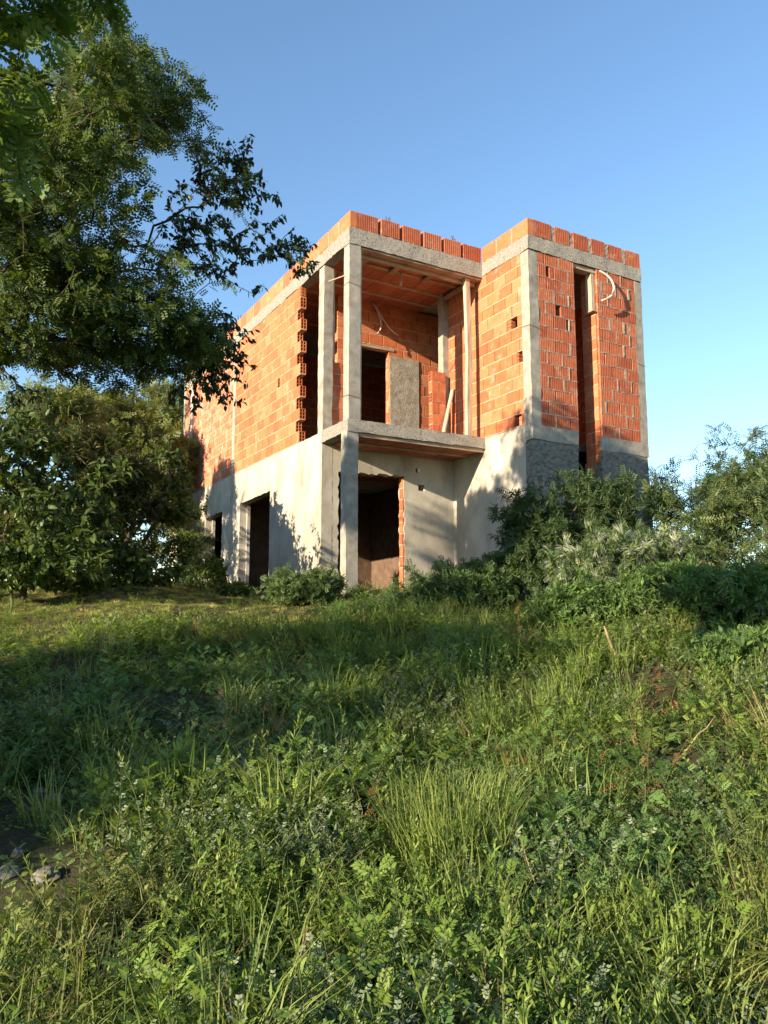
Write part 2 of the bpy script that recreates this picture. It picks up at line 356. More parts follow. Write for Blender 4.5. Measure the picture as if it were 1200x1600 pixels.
part('plastered_wall', fill_wall([[(0.182, -0.8), (11.1, -0.8), (11.1, 2.9), (0.182, 2.9)]], 'y', 2.5, 2.68), M['dimmed_inside'])
part('plastered_wall', fill_wall([[(UL + .2, -0.6), (2.5, -0.6), (2.5, 2.69), (UL + .2, 2.69)]], 'x', 11.0, 11.18), M['dimmed_inside'])
part('plastered_wall', fill_wall([[(UL + .2, -0.6), (0.9, -0.6), (0.9, 2.69), (UL + .2, 2.69)]], 'x', 7.05, 7.2), M['dimmed_inside'])
part('inner_wall', fill_wall([[(2.44, 0.0), (7.05, 0.0), (7.05, 2.69), (2.44, 2.69)]], 'y', 0.9, 1.05), M['dimmed_inside'])
part('floor', box_vf(UL + .2, 2.5, 2.44, 11.0, -0.5, 0.0), M['floor'])
part('door_step', rough_box(UL - 0.35, UL - .005, 4.55, 5.35, -0.55, -0.03, 0.09, 0.015), M['concrete'], label='short concrete step outside the side door')
# jambs
for (y0, zt) in ((6.385, 2.16), (8.845, 2.11)):
    part('door_jamb', rough_box(UL + 0.15, UL + 0.22, y0 - 0.055, y0 - 0.012, 0.0, zt, 0.12, 0.004), M['pvc'])
# exposed bricks in the front door jamb come with the other bricks below
# ---- slabs
part('balcony_slab', rough_box(UL - 0.02, 0.0, 1.262, 2.26, 2.70, Z1, 0.055, 0.009, 14, 0.002), M['beam'], label='ragged concrete balcony slab with rough edge')
part('floor_slab', box_vf(UL + .2, 2.5, 2.445, 11.0, 2.75, Z1 - .015), M['concrete'])
part('floor_slab', box_vf(0.18, 2.5, 0.75, 2.44, 2.75, Z1 - .015), M['concrete'])
part('roof_slab', box_vf(UL + .19, 2.5, 1.46, 11.0, 6.03, ZT - .01), M['concrete'])
part('roof_slab', box_vf(0.19, 2.5, 0.19, 1.459, 6.03, ZT - .01), M['concrete'])
# ---- columns
def column(*a, mat='concrete', step=0.1, amp=0.006, **kw): return part('column', rough_box(*a, step, amp), M[mat], **kw)
column(UL, UL + 0.21, 1.27, 1.47, Z1 - .03, ZB + .01)
column(UL - 0.03, UL + 0.18, 1.275, 1.475, -0.7, 2.71)
column(UL, UL + 0.18, 2.24, 2.45, Z1 - .03, ZB + .01, amp=0.008)
column(0.0, 0.2, 0.0, 0.2, Z1 - .03, ZB + .01, step=0.08, amp=0.008)
column(2.52, 2.7, 0.0, 0.2, Z1 - .08, ZB + .01)
column(UL - .003, UL + 0.15, 6.86, 7.02, Z1 - .02, ZB + .01)
column(UL - .003, UL + 0.15, 11.05, 11.21, Z1 - .02, ZB + .01)
column(-0.13, 0.06, 2.36, 2.52, Z1, 6.02)
# ---- ring beams
bp = [rough_box(UL - .012, 0.0, 1.262, 1.45, ZB, ZT, 0.05, 0.009, 16, 0.002)]
part('ring_beam', bp[0], M['beam'], label='honeycombed concrete beam over the balcony')
part('ring_beam', rough_box(UL - .008, UL + .18, 1.452, 11.2, ZB + .03, ZT, 0.07, 0.013, 14, 0.003), M['beam'])
part('ring_beam', rough_box(-0.008, 2.708, -0.01, 0.18, ZB + .03, ZT, 0.05, 0.011, 14, 0.003), M['beam'])
part('ring_beam', rough_box(-0.006, 0.17, 0.182, 2.5, ZB + .03, ZT, 0.06, 0.012, 14, 0.003), M['beam'])
part('ring_beam', rough_box(2.53, 2.7, 0.182, 11.2, ZB, ZT, 0.2, 0.008), M['concrete'])

# ---- bricks -------------------------------------------------------
BRICKS = []            # (mesh key, mesh, location, rotz, wall)
CACHE = {}
BH, BD = 0.195, 0.12
def brick_mesh(kind, L, H=BH, D=BD, mat='brick'):
    key = (kind, round(L, 2), round(H, 3), round(D, 3), mat)
    if key in CACHE: return CACHE[key]
    L = round(L, 2); bm = bmesh.new()
    if kind == 'smooth':
        bmesh.ops.create_cube(bm, size=1.0, matrix=Matrix.Diagonal((L, D, H, 1)))
        bmesh.ops.bevel(bm, geom=bm.edges[:], offset=0.005, segments=1, affect='EDGES')
        for v in bm.verts: v.co += Vector((random.uniform(-1, 1), random.uniform(-1, 1), random.uniform(-1, 1))) * 0.0012
    elif kind == 'ribbed':
        n = max(1, int(round(L / 0.041))); w = L / n; prof = []
        for i in range(n):
            x = -L / 2 + i * w
            prof += [(x + 0.008, -D / 2 + 0.014), (x + 0.012, -D / 2), (x + w - 0.004, -D / 2), (x + w - 0.0001, -D / 2 + 0.014)]
        prof += [(L / 2, D / 2), (-L / 2, D / 2)]
        a = [bm.verts.new((p[0], p[1], -H / 2)) for p in prof]; b = [bm.verts.new((p[0], p[1], H / 2)) for p in prof]
        for i in range(len(prof)): j = (i + 1) % len(prof); bm.faces.new((a[i], a[j], b[j], b[i]))
        bm.faces.new(a[::-1]); bm.faces.new(b)
    else:                                        # open ends with two by three holes
        ys = [-D / 2, -D / 2 + .012, -.006, .006, D / 2 - .012, D / 2]
        t = 0.011; c = (H - 4 * t) / 3
        zs = []; z = -H / 2
        for _ in range(3): zs += [z, z + t]; z += t + c
        zs += [z, z + t]
        for sx in (-1, 1):
            X = sx * L / 2; g = [[bm.verts.new((X, y, zz)) for zz in zs] for y in ys]
            for i in range(5):
                for j in range(7):
                    q = (g[i][j], g[i + 1][j], g[i + 1][j + 1], g[i][j + 1])
                    if i in (1, 3) and j in (1, 3, 5):
                        dq = [bm.verts.new((X - sx * 0.14, v.co.y, v.co.z)) for v in q]
                        for k in range(4): k2 = (k + 1) % 4; bm.faces.new((q[k], q[k2], dq[k2], dq[k]))
                        bm.faces.new(dq)
                    else: bm.faces.new(q)
        for a, b in (((-D / 2, -H / 2), (D / 2, -H / 2)), ((D / 2, -H / 2), (D / 2, H / 2)), ((D / 2, H / 2), (-D / 2, H / 2)), ((-D / 2, H / 2), (-D / 2, -H / 2))):
            bm.faces.new([bm.verts.new(p) for p in ((-L / 2, *a), (L / 2, *a), (L / 2, *b), (-L / 2, *b))])
        bmesh.ops.remove_doubles(bm, verts=bm.verts[:], dist=1e-5)
        bmesh.ops.recalc_face_normals(bm, faces=bm.faces[:])
    me = bpy.data.meshes.new('brick'); bm.to_mesh(me); bm.free(); me.materials.append(M[mat]); CACHE[key] = me
    return me
def bed_strip(mb, axis, f, a0, a1, z0, z1, rec, amp, depth=BD):
    """A ragged bed of mortar between two courses."""
    n = max(1, int((a1 - a0) / 0.05)); base = len(mb.v)
    for i in range(n + 1):
        a = a0 + (a1 - a0) * i / n; o = rec + random.uniform(-amp, amp); o2 = rec + random.uniform(-amp, amp); dz = random.uniform(-.003, .003)
        for (d, z) in ((f + o, z0 - 0.001 + dz), (f + depth - .004, z0 - .001), (f + depth - .004, z1 + .001), (f + o2, z1 + .001 + dz)):
            mb.v.append((a, d, z) if axis == 'x' else (d, a, z))
        if i:
            p = base + (i - 1) * 4; q = p + 4
            for k in range(4): k2 = (k + 1) % 4; mb.f.append((p + k, q + k, q + k2, p + k2))
    mb.f.append((base, base + 1, base + 2, base + 3)); e = base + n * 4; mb.f.append((e + 3, e + 2, e + 1, e))
def cut(spans, rects, z):
    for (r0, r1, q0, q1) in rects:
        if q0 < z < q1:
            out = []
            for (s, e) in spans:
                if r1 <= s or r0 >= e: out.append((s, e)); continue
                if r0 > s: out.append((s, r0))
                if r1 < e: out.append((r1, e))
            spans = out
    return spans
def brick_wall(name, axis, f, a0, a1, z0, z1, n, kind='smooth', mat='brick', open_rects=(), missing=(), L=0.335, end_fn=None, fill=0.25,
               rec=0.004, amp=0.004, jit=0.0025, label=None, matfn=None, shift=0.0, parent=house, holes_at=None, core=False):
    h = (z1 - z0) / n; bh = h - 0.016; mb = MB(); PG = 0.0065
    wall = None; recs = []
    for c in range(n):
        zc = z0 + c * h; zm = zc + 0.5 * h
        lo = a0 if end_fn is None else end_fn(c)
        spans = cut([(lo, a1)], open_rects, zm)
        for (s, e) in spans:
            bed_strip(mb, axis, f, s, e, zc - 0.001, zc + 0.0155, rec, amp)
            off = (0.5 * L if c % 2 else 0.0) + shift + random.uniform(-.03, .03)
            k = math.floor((s - a0 - off) / L); cuts = [s]
            p = a0 + off + (k + 1) * L
            while p < e - 0.07:
                if p > s + 0.07: cuts.append(p + random.uniform(-.008, .008))
                p += L
            cuts.append(e)
            for i in range(len(cuts) - 1):
                b0, b1 = cuts[i], cuts[i + 1]; g0 = PG if i else 0.0; g1 = PG if i < len(cuts) - 2 else 0.0
                am = 0.5 * (b0 + b1)
                gapm = [q for q in missing if b0 < q[0] < b1 and abs(zm - q[1]) < h * 0.5]
                kk = kind
                if holes_at == 'lo' and i == 0: kk = 'holes'
                mm = matfn(am, zm) if matfn else mat
                segs = [(b0 + g0, b1 - g1)]
                if gapm: m0, _, mw = gapm[0]; segs = [q for q in ((b0 + g0, m0 - mw / 2), (m0 + mw / 2, b1 - g1)) if q[1] - q[0] > .03]; kk = 'holes' if kind == 'smooth' else kind
                for (e0, e1) in segs:
                    me = brick_mesh(kk, e1 - e0, bh, BD, mm)
                    d = f + BD / 2 + random.uniform(-jit, jit); a = (e0 + e1) / 2
                    loc = (a, d, zm + 0.008) if axis == 'x' else (d, a, zm + 0.008)
                    recs.append((me, loc, 0.0 if axis == 'x' else -math.pi / 2))
                if i and random.random() < fill:       # mortar squeezed into this upright joint
                    o = rec + random.uniform(-.004, .006); w = 0.006 if kind == 'smooth' else random.choice((0.006, 0.010, 0.02))
                    v, ff = rough_box(b0 - w, b0 + w, f + o - (0.006 if kind != 'smooth' else 0), f + BD - .01, zc + .014, zc + h, 0.05, 0.004, 30) if axis == 'x' else \
                            rough_box(f + o, f + BD - .01, b0 - w, b0 + w, zc + .014, zc + h, 0.06, 0.003, 30)
                    mb.add(v, ff)
    if core: mb.box(*((a0 + .02, a1 - .02, f + .05, f + .07, z0 + .01, z1 - .01) if axis == 'x' else (f + .05, f + .07, a0 + .02, a1 - .02, z0 + .01, z1 - .01)))
    wall = mb.build(name, M['clay_mortar' if kind == 'smooth' else 'mortar'], parent, label=label)
    for (me, loc, rz) in recs: BRICKS.append((me, loc, rz, wall))
    return wall

# left wall: toothed near end, concrete strip, mortar smeared far end
def teeth(c): return 3.27 if c in (12, 13) else (3.24 if c % 2 == 0 else 3.40)
lw = brick_wall('brick_wall', 'y', UL, 3.24, 6.86, Z1, ZB + .03, 14, end_fn=teeth, holes_at='lo', fill=0.15, missing=[(4.28, 4.39, .09)], label='sunlit side brick wall with toothed open end')
brick_wall('brick_wall', 'y', UL, 7.02, 11.05, Z1, ZB + .03, 14, fill=0.8, rec=0.002, amp=0.003, mat='brick_smear', label='mortar smeared far stretch of side brick wall')
# tower
brick_wall('brick_wall', 'y', 0.0, 0.2, 2.36, Z1, ZB + .03, 14, fill=0.12, shift=0.1, missing=[(0.47, 4.68, .24), (0.29, 4.02, .12), (0.36, 3.0, .22), (1.74, 4.67, .24), (1.42, 5.52, .12)], label='bright orange brick side of the tower')
brick_wall('brick_wall', 'x', 0.0, 0.2, 1.02, Z1 - .04, ZB + .03, 14, kind='ribbed', mat='brick_red', fill=0.5, rec=-0.001, amp=0.005, missing=[(0.62, 4.92, .09), (0.42, 5.66, .07), (0.83, 4.66, .04)], label='red ribbed brick panel beside the slit opening')
brick_wall('brick_wall', 'x', 0.0, 1.56, 2.52, Z1 - .07, ZB + .03, 14, kind='ribbed', mat='brick_red', fill=0.55, rec=-0.001, amp=0.005, shift=0.12)
# slit jamb: smooth bricks seen end on
brick_wall('slit_jamb', 'y', 1.53, 0.03, 0.36, 1.26, ZB + .02, 22, L=0.36, fill=0, core=True)
brick_wall('brick_wall', 'y', 2.56, 0.2, 7.0, Z1, ZB, 14, fill=1.0, mat='brick_red')
# balcony back wall and stubs
bw = brick_wall('brick_wall', 'x', 3.42, -1.86, 2.5, Z1, ZB + .1, 14, open_rects=[(-1.62, -0.72, 2.0, 5.02)], fill=0.25, L=0.33, label='brick wall with dark doorway behind the balcony')
brick_wall('balcony_stub_wall', 'x', 2.28, UL + .187, -1.98, Z1, 4.17, 6, kind='smooth', fill=0.2, L=0.45)
brick_wall('balcony_stub_wall', 'x', 2.28, -0.44, -0.135, Z1, 4.34, 7, kind='holes', fill=0, L=0.34, core=True)
brick_wall('brick_wall', 'x', 6.9, UL + .2, 2.5, Z1, ZB + .1, 14, fill=1.0, mat='brick_red')  # partition added to keep the upper rooms dark
# exposed brick jamb of the ground floor opening
brick_wall('door_jamb', 'x', 2.275, -1.10, -0.96, 0.0, 2.25, 11, fill=0, L=0.4, mat='brick_red', rec=0.0, amp=0.012, jit=0.012, core=True)
# parapet of upright ribbed bricks
def parapet(axis, f, a0, a1, kind, mat, gap, L=0.40, fill=0.0):
    mb = MB(); recs = []; n = max(1, int(round((a1 - a0) / L))); l = (a1 - a0) / n; h = ZP - ZT
    bed_strip(mb, axis, f, a0, a1, ZT - .005, ZT + .012, 0.003, 0.012)
    for i in range(n):
        g = gap * random.uniform(.6, 1.3); b0 = a0 + i * l + (g / 2 if i else 0); b1 = a0 + (i + 1) * l - (g / 2 if i < n - 1 else 0)
        me = brick_mesh(kind, b1 - b0, h - .014, 0.13, mat); d = f + .065 + random.uniform(-.006, .006); zc = ZT + .013 + (h - .014) / 2 + random.uniform(-.004, .004)
        recs.append((me, ((b0 + b1) / 2, d, zc) if axis == 'x' else (d, (b0 + b1) / 2, zc), 0.0 if axis == 'x' else -math.pi / 2))
        if i and random.random() < fill:
            x = a0 + i * l; w = g / 2 + .001
            mb.add(*(rough_box(x - w, x + w, f + .004, f + .12, ZT, ZP - .02, .04, .008, 30) if axis == 'x' else rough_box(f + .003, f + .12, x - w, x + w, ZT, ZP - .015, .05, .004, 30)))
    w_ = mb.build('parapet', M['mortar'], house)
    for (me, loc, rz) in recs: BRICKS.append((me, loc, rz, w_))
parapet('x', 1.27, UL + 0.13, -0.002, 'ribbed', 'brick_red', 0.05, 0.40)
parapet('y', UL, 1.27, 11.2, 'smooth', 'brick', 0.03, 0.41, 1.0)
parapet('x', 0.0, 0.13, 2.7, 'ribbed', 'brick_red', 0.07, 0.42, 1.0)
parapet('y', 0.0, 0.0, 1.27, 'smooth', 'brick', 0.03, 0.42, 1.0)
parapet('y', 2.57, 0.13, 11.2, 'smooth', 'brick', 0.03, 0.42, 1.0)

# rank by size in the picture: the 300 largest are pieces of their own
camp = Vector((0, 0, EYE))
def rank(b):
    me, loc, rz, w = b; p = HM @ Vector(loc); d = p - camp
    if rz == 0: nrm = HM.to_3x3() @ Vector((0, -1, 0))
    else: nrm = HM.to_3x3() @ Vector((-1, 0, 0))
    s = max(me.vertices, key=lambda v: v.co.x).co.x * 2
    c = max(0.05, -(d.normalized().dot(nrm)))
    hid = 0.15 if (w is bw and loc[0] > 0.3) or loc[1] > 6.85 or loc[0] > 2.55 else 1.0
    return s * c / d.length_squared * hid
BRICKS.sort(key=rank, reverse=True)
for (me, loc, rz, w) in BRICKS[:300]:
    o = link('brick', me, w, loc=loc); o.rotation_euler = (random.uniform(-.006, .006), random.uniform(-.004, .004), rz + random.uniform(-.006, .006))
rest = {}
for (me, loc, rz, w) in BRICKS[300:]: rest.setdefault(me.materials[0].name, []).append((me, loc, rz))
V_, F_, T_, MI_ = [], [], [], []; mats_ = []
for mi, (mn, lst) in enumerate(rest.items()):
    mats_.append(bpy.data.materials[mn])
    for (me, loc, rz) in lst:
        n = len(V_); mtx = Matrix.Translation(loc) @ Matrix.Rotation(rz, 4, 'Z'); t = random.random()
        V_ += [tuple(mtx @ v.co) for v in me.vertices]; T_ += [t] * len(me.vertices)
        F_ += [tuple(i + n for i in p.vertices) for p in me.polygons]; MI_ += [mi] * len(me.polygons)
me = bpy.data.meshes.new('bricks'); me.from_pydata(V_, [], F_); [me.materials.append(m) for m in mats_]
me.polygons.foreach_set('material_index', MI_); a = me.attributes.new('tint', 'FLOAT', 'POINT'); a.data.foreach_set('value', T_); me.update()
link('bricks', me, house, kind='stuff')

# mortar patch on the back wall, lintel
part('mortar_coat', rough_box(-0.70, -0.02, 3.40, 3.425, Z1, 4.93, 0.05, 0.006, 9, 0.002), M['mortar_patch'], label='rough mortar coat right of the upper doorway')
part('lintel', rough_box(-1.72, -0.60, 3.405, 3.54, 5.025, 5.075, 0.1, 0.004), M['woodh'])
# ceilings of clay blocks between joists
def ceiling(x0, x1, y0, y1, z, pitch=0.52, bl=0.25, name='ceiling'):
    root_mb = MB(); n = int(round((y1 - y0) / pitch)); pt = (y1 - y0) / n
    root_mb.box(x0, x1, y0, y1, z + 0.045, z + 0.06)
    c = root_mb.build(name, M['concrete'], house)
    jw = 0.09
    for i in range(n + 1):
        y = y0 + i * pt
        a, b = max(y0, y - jw / 2), min(y1, y + jw / 2)
        if b - a > .02: part('joist', rough_box(x0 + .002, x1 - .002, a, b, z - 0.02 + random.uniform(-.006, .004), z + 0.044, 0.25, 0.003), M['woodh'], c)
    nb = int(round((x1 - x0) / bl)); w = (x1 - x0) / nb
    bm_ = MB().box(-w / 2 + .004, w / 2 - .004, -pt / 2 + jw / 2 + .002, pt / 2 - jw / 2 - .002, -0.02, 0.02)
    me = mesh_pd('ceiling_block', bm_.v, bm_.f, M['block'])
    for i in range(n):
        for k in range(nb):
            link('ceiling_block', me, c, loc=(x0 + (k + .5) * w, y0 + (i + .5) * pt, z + 0.022 + random.uniform(-.008, .003)))
    return c
ceiling(UL + .185, 0.0, 1.46, 5.60, 5.965)
ceiling(UL + .21, 0.0, 1.30, 2.255, 2.655, pitch=0.48)
ceiling(UL + .205, 0.88, 2.445, 5.1, 2.69 - .0, pitch=0.53, bl=0.34)
# cross boards left from the formwork, below the first bays
for x in (-2.2, -1.55, -0.85):
    part('formwork_board', rough_box(x, x + 0.11, 1.50, 2.02, 5.905, 5.935, 0.2, 0.004), M['woodh'])
part('formwork_board', rough_box(UL + .22, -0.03, 1.452, 1.50, ZB - .10, ZB + .03, 0.2, 0.006), M['woodh'])
part('formwork_board', rough_box(UL + .22, -0.01, 1.29, 1.44, ZB - .035, ZB - .008, 0.2, 0.005), M['woodh'])
part('formwork_board', rough_box(UL + .21, UL + .245, 1.30, 1.45, Z1, ZB - .04, 0.3, 0.004), M['wood'])
part('formwork_board', rough_box(UL + .19, UL + .222, 2.26, 2.40, Z1 + 1.28, ZB, 0.3, 0.004), M['wood'])
part('formwork_board', rough_box(-0.11, -0.03, 1.5, 2.6, 5.84, 5.90, 0.2, 0.004), M['woodh'])
# slit opening: head board and side board
part('head_board', rough_box(1.0, 1.57, 0.02, 0.17, ZB - .055, ZB + .018, 0.15, 0.004), M['woodh'])
part('side_board', rough_box(1.46, 1.525, 0.03, 0.17, 5.13, ZB - .06, 0.15, 0.004), M['wood'], label='pale wooden board on the slit jamb')
part('side_board', rough_box(1.44, 1.53, 0.0, 0.2, 5.095, 5.125, 0.15, 0.004), M['woodh'])
# conduits
def bez(p0, p1, p2, p3, n=12):
    p0, p1, p2, p3 = map(Vector, (p0, p1, p2, p3))
    return [p0 * (1 - t) ** 3 + p1 * 3 * t * (1 - t) ** 2 + p2 * 3 * t * t * (1 - t) + p3 * t ** 3 for t in [i / n for i in range(n + 1)]]
MB().tube(bez((1.62, 0.03, 5.9), (2.02, -0.10, 5.80), (1.92, -0.16, 5.38), (1.55, -0.12, 5.26)), 0.019, 8).build('conduit', M['pvc'], house, True, label='bent white conduit sticking out beside the slit')
MB().tube(bez((-1.12, 3.38, 5.95), (-1.0, 3.3, 5.7), (-0.9, 3.25, 5.45), (-1.1, 3.2, 5.25)), 0.013, 6).build('conduit', M['pvc'], house, True)
MB().tube(bez((-1.10, 3.38, 5.95), (-0.95, 3.3, 5.7), (-0.85, 3.28, 5.4), (-0.62, 3.2, 5.3)), 0.013, 6).build('conduit', M['pvc'], house, True)
MB().tube([(-1.32, 1.95, 5.95), (-1.32, 1.95, 5.86), (-1.315, 1.95, 5.80), (-1.32, 1.95, 5.70)], [0.012, 0.013, 0.026, 0.024], 8).build('lamp_holder', M['pvc'], house, True, label='small pale lamp holder hanging from the balcony ceiling')
MB().tube([(UL + .12, 1.36, 5.42), (UL - .22, 1.60, 5.28)], 0.012, 6).build('spacer_stick', M['wood'], house)
MB().tube([(UL - .03, 10.28, 4.02), (UL - .03, 10.26, ZB - .1)], 0.05, 8).build('down_pipe', M['pvc'], house, True, label='pale pipe up the far side wall')
part('wall_box', rough_box(-0.79, -0.74, 2.25, 2.258, 2.37, 2.43, .03, .002), M['litter'])
# rebar starter bars
for (x, y) in ((-1.93, 1.4), (-1.86, 1.4), (-1.88, 1.46), (-0.55, 1.4), (-0.48, 1.4), (-0.52, 1.46), (UL + .1, 6.9), (UL + .1, 6.98), (UL + .05, 6.94), (UL + .1, 11.1)):
    MB().tube([(x, y, ZT - .05), (x + random.uniform(-.01, .01), y, ZT + .3), (x + random.uniform(-.03, .03), y + random.uniform(-.02, .02), ZT + random.uniform(.42, .5))], 0.008, 5).build('rebar', M['steel'], house)
# tie wires round the columns
for (x0, x1, y0, y1, z) in ((UL, UL + .21, 1.27, 1.47, 5.18), (UL, UL + .21, 1.27, 1.47, 3.28), (0, .2, 0, .2, 4.55), (2.52, 2.7, 0, .2, 4.3)):
    e = .012
    MB().tube([(x0 - e, y1 + e, z + .03), (x0 - e, y0 - e, z + .01), (x1 + e, y0 - e, z - .02)], 0.0035, 4).build('tie_wire', M['steel'], house)

# loose timber on the balcony (things of their own, standing on the slab)
def house_thing(name, vf, mat, label, cat, base):
    v, f = vf; o = link(name, mesh_pd(name, [tuple(Vector(p) - Vector(base)) for p in v], f, M[mat]), None, label=label, cat=cat)
    o.matrix_world = HM @ Matrix.Translation(base); return o
def bent_post(x, y, w, z0, z1, dx=(0, .02, -.015, .01, 0)):
    mb = MB(); n = 12; v = []
    for i in range(n + 1):
        t = i / n; o = np.interp(t * 4, range(5), dx); z = z0 + (z1 - z0) * t
        for (a, b) in ((-w, -w), (w, -w), (w, w), (-w, w)): v.append((x + o + a + random.uniform(-.003, .003), y + b * .8 + random.uniform(-.002, .002), z))
    f = [(3, 2, 1, 0), tuple(n * 4 + k for k in range(4))]
    for i in range(n):
        for k in range(4): k2 = (k + 1) % 4; f.append((i * 4 + k, i * 4 + k2, i * 4 + 4 + k2, i * 4 + 4 + k))
    return v, f
house_thing('timber_prop', bent_post(-0.27, 1.38, 0.05, Z1 + .004, ZB - .045, (0.0, .0, .03, .015, -.01)), 'wood', 'crooked pale timber prop under the balcony beam', 'prop', (-0.27, 1.38, Z1))
def lean(p0, p1, w, t):
    p0, p1 = Vector(p0), Vector(p1); d = (p1 - p0).normalized(); a = d.cross(Vector((1, 0, 0))).normalized(); b = Vector((1, 0, 0))
    v = [tuple(p + a * (s * w) + b * (q * t)) for p in (p0, p1) for (s, q) in ((-1, -1), (1, -1), (1, 1), (-1, 1))]
    return v, [(3, 2, 1, 0), (4, 5, 6, 7)] + [(k, (k + 1) % 4, 4 + (k + 1) % 4, 4 + k) for k in range(4)]
house_thing('leaning_plank', lean((-0.33, 2.17, Z1 + .02), (-0.03, 2.2, 4.02), 0.045, 0.014), 'wood', 'short plank leaning on the brick wall beside the crooked prop', 'plank', (-0.33, 2.17, Z1))

# ------------------------------------------------------------------ leaves and plants
def T_simple(l=1.0, w=0.45, fold=0.12, droop=0.15):
    V = np.array([(0, 0, 0), (.35 * l, w / 2, fold * w), (.35 * l, -w / 2, fold * w), (.72 * l, w * .34, fold * w * .5 - droop * .4), (.72 * l, -w * .34, fold * w * .5 - droop * .4), (l, 0, -droop), (.36 * l, 0, -.02), (.72 * l, 0, -droop * .5)], float)
    F = np.array([(0, 6, 1, 1), (0, 2, 6, 6), (6, 7, 3, 1), (2, 4, 7, 6), (7, 5, 3, 3), (4, 5, 7, 7)])
    return V, F
def T_diamond(l=1.0, w=0.4, droop=0.12):
    V = np.array([(0, 0, 0), (.42 * l, w / 2, .03), (l, 0, -droop), (.42 * l, -w / 2, .03)], float)
    return V, np.array([(0, 3, 2, 1)])
def T_pinnate(pairs=7, l=1.0, ll=0.22, lw=0.085, droop=0.25, ang=65):
    V, F = [], []; a = math.radians(ang)
    for i in range(pairs):
        t = (i + 1) / (pairs + .3); x = t * l; z = -droop * t * t; k = ll * (1.0 - .45 * abs(t - .45))
        for s in (-1, 1):
            n = len(V); dx, dy = math.cos(a), s * math.sin(a)
            V += [(x, 0, z), (x + dx * k * .5 - dy * lw * .5, dy * k * .5 + dx * lw * .5 * 1, z + .01), (x + dx * k, dy * k, z - .04 * k * 4), (x + dx * k * .5 + dy * lw * .5, dy * k * .5 - dx * lw * .5, z + .01)]
            F.append((n, n + 1, n + 2, n + 3))
    n = len(V); V += [(0, .006, 0), (0, -.006, 0), (l, 0, -droop)]; F.append((n, n + 1, n + 2, n + 2))
    return np.array(V, float), np.array(F)
def T_plume(n=14, l=1.0):
    rg = np.random.default_rng(4); V, F = [], []
    for i in range(n):
        a = rg.uniform(0, 2 * math.pi); e = rg.uniform(.1, .55); k = l * rg.uniform(.6, 1.0); m = len(V)
        d = np.array([math.cos(e), math.sin(e) * math.cos(a), math.sin(e) * math.sin(a)]); s = np.cross(d, [0, 0, 1.]); s /= np.linalg.norm(s) + 1e-6
        p1 = d * k * .6; p2 = d * k + np.array([0, 0, -.22 * k])
        V += [tuple(s * .012), tuple(-s * .012), tuple(p1 - s * .022), tuple(p1 + s * .022), tuple(p2)]
        F += [(m, m + 1, m + 2, m + 3), (m + 3, m + 2, m + 4, m + 4)]
    return np.array(V, float), np.array(F)
def scatter(T, P, D, S, tint_j=True, roll=0.6):
    """Copies of leaf template T at points P, pointing along D, scaled S -> vertices, faces, tint."""
    V, F = T; n = len(P); k = len(V)
    D = D / (np.linalg.norm(D, axis=1, keepdims=True) + 1e-9)
    up = np.tile([0, 0, 1.0], (n, 1)) + RNG.normal(0, roll, (n, 3))
    Y = np.cross(up, D); Y /= np.linalg.norm(Y, axis=1, keepdims=True) + 1e-9
    Zx = np.cross(D, Y)
    W = P[:, None, :] + S[:, None, None] * (V[None, :, 0:1] * D[:, None] + V[None, :, 1:2] * Y[:, None] + V[None, :, 2:3] * Zx[:, None])
    FF = (F[None] + (np.arange(n) * k)[:, None, None]).reshape(-1, 4)
    return W.reshape(-1, 3), FF, np.repeat(RNG.random(n), k)
def leaf_mesh(name, parts, mats):
    V, F, Tn, MI = [], [], [], []; o = 0
    for mi, (v, f, t) in enumerate(parts):
        V.append(v); F.append(f + o); Tn.append(t); MI.append(np.full(len(f), mi)); o += len(v)
    F = np.concatenate(F); tri = F[:, 2] == F[:, 3]
    V = np.concatenate(V); me = bpy.data.meshes.new(name)
    cnt = np.where(tri, 3, 4); loops = F.ravel()[~np.stack([np.zeros_like(tri)] * 3 + [tri], 1).ravel()]
    me.vertices.add(len(V)); me.vertices.foreach_set('co', V.astype(np.float32).ravel())
    me.loops.add(len(loops)); me.loops.foreach_set('vertex_index', loops.astype(np.int32))
    me.polygons.add(len(F)); me.polygons.foreach_set('loop_start', np.concatenate([[0], np.cumsum(cnt)[:-1]]).astype(np.int32)); me.polygons.foreach_set('loop_total', cnt.astype(np.int32))
    for m in mats: me.materials.append(m)
    me.polygons.foreach_set('material_index', np.concatenate(MI).astype(np.int32))
    a = me.attributes.new('tint', 'FLOAT', 'POINT'); a.data.foreach_set('value', np.concatenate(Tn).astype(np.float32))
    me.update(calc_edges=True); return me
def sample_blobs(blobs, n, shell=0.5, clump=0.0, stray_f=0.07):
    vol = np.array([b[3] * b[4] * b[5] * (b[6] if len(b) > 6 else 1) for b in blobs]); c = RNG.choice(len(blobs), n, p=vol / vol.sum())
    B = np.array([b[:6] for b in blobs], float)[c]
    d = RNG.normal(size=(n, 3)); d /= np.linalg.norm(d, axis=1, keepdims=True)
    r = RNG.random(n) ** (1 / 3.0); r = r * (1 - shell) + shell * RNG.random(n) ** 0.15
    stray = RNG.random(n) < stray_f; r = np.where(stray, RNG.uniform(1.0, 1.42, n), r); d[:, 2] = np.where(stray, np.abs(d[:, 2]) * .8 + .1, d[:, 2])
    p = B[:, :3] + d * r[:, None] * B[:, 3:6]
    if clump: 
        keep = np.array([mnoise.noise(Vector(q) * clump) > -0.08 for q in p]); p = p[keep]
    return p
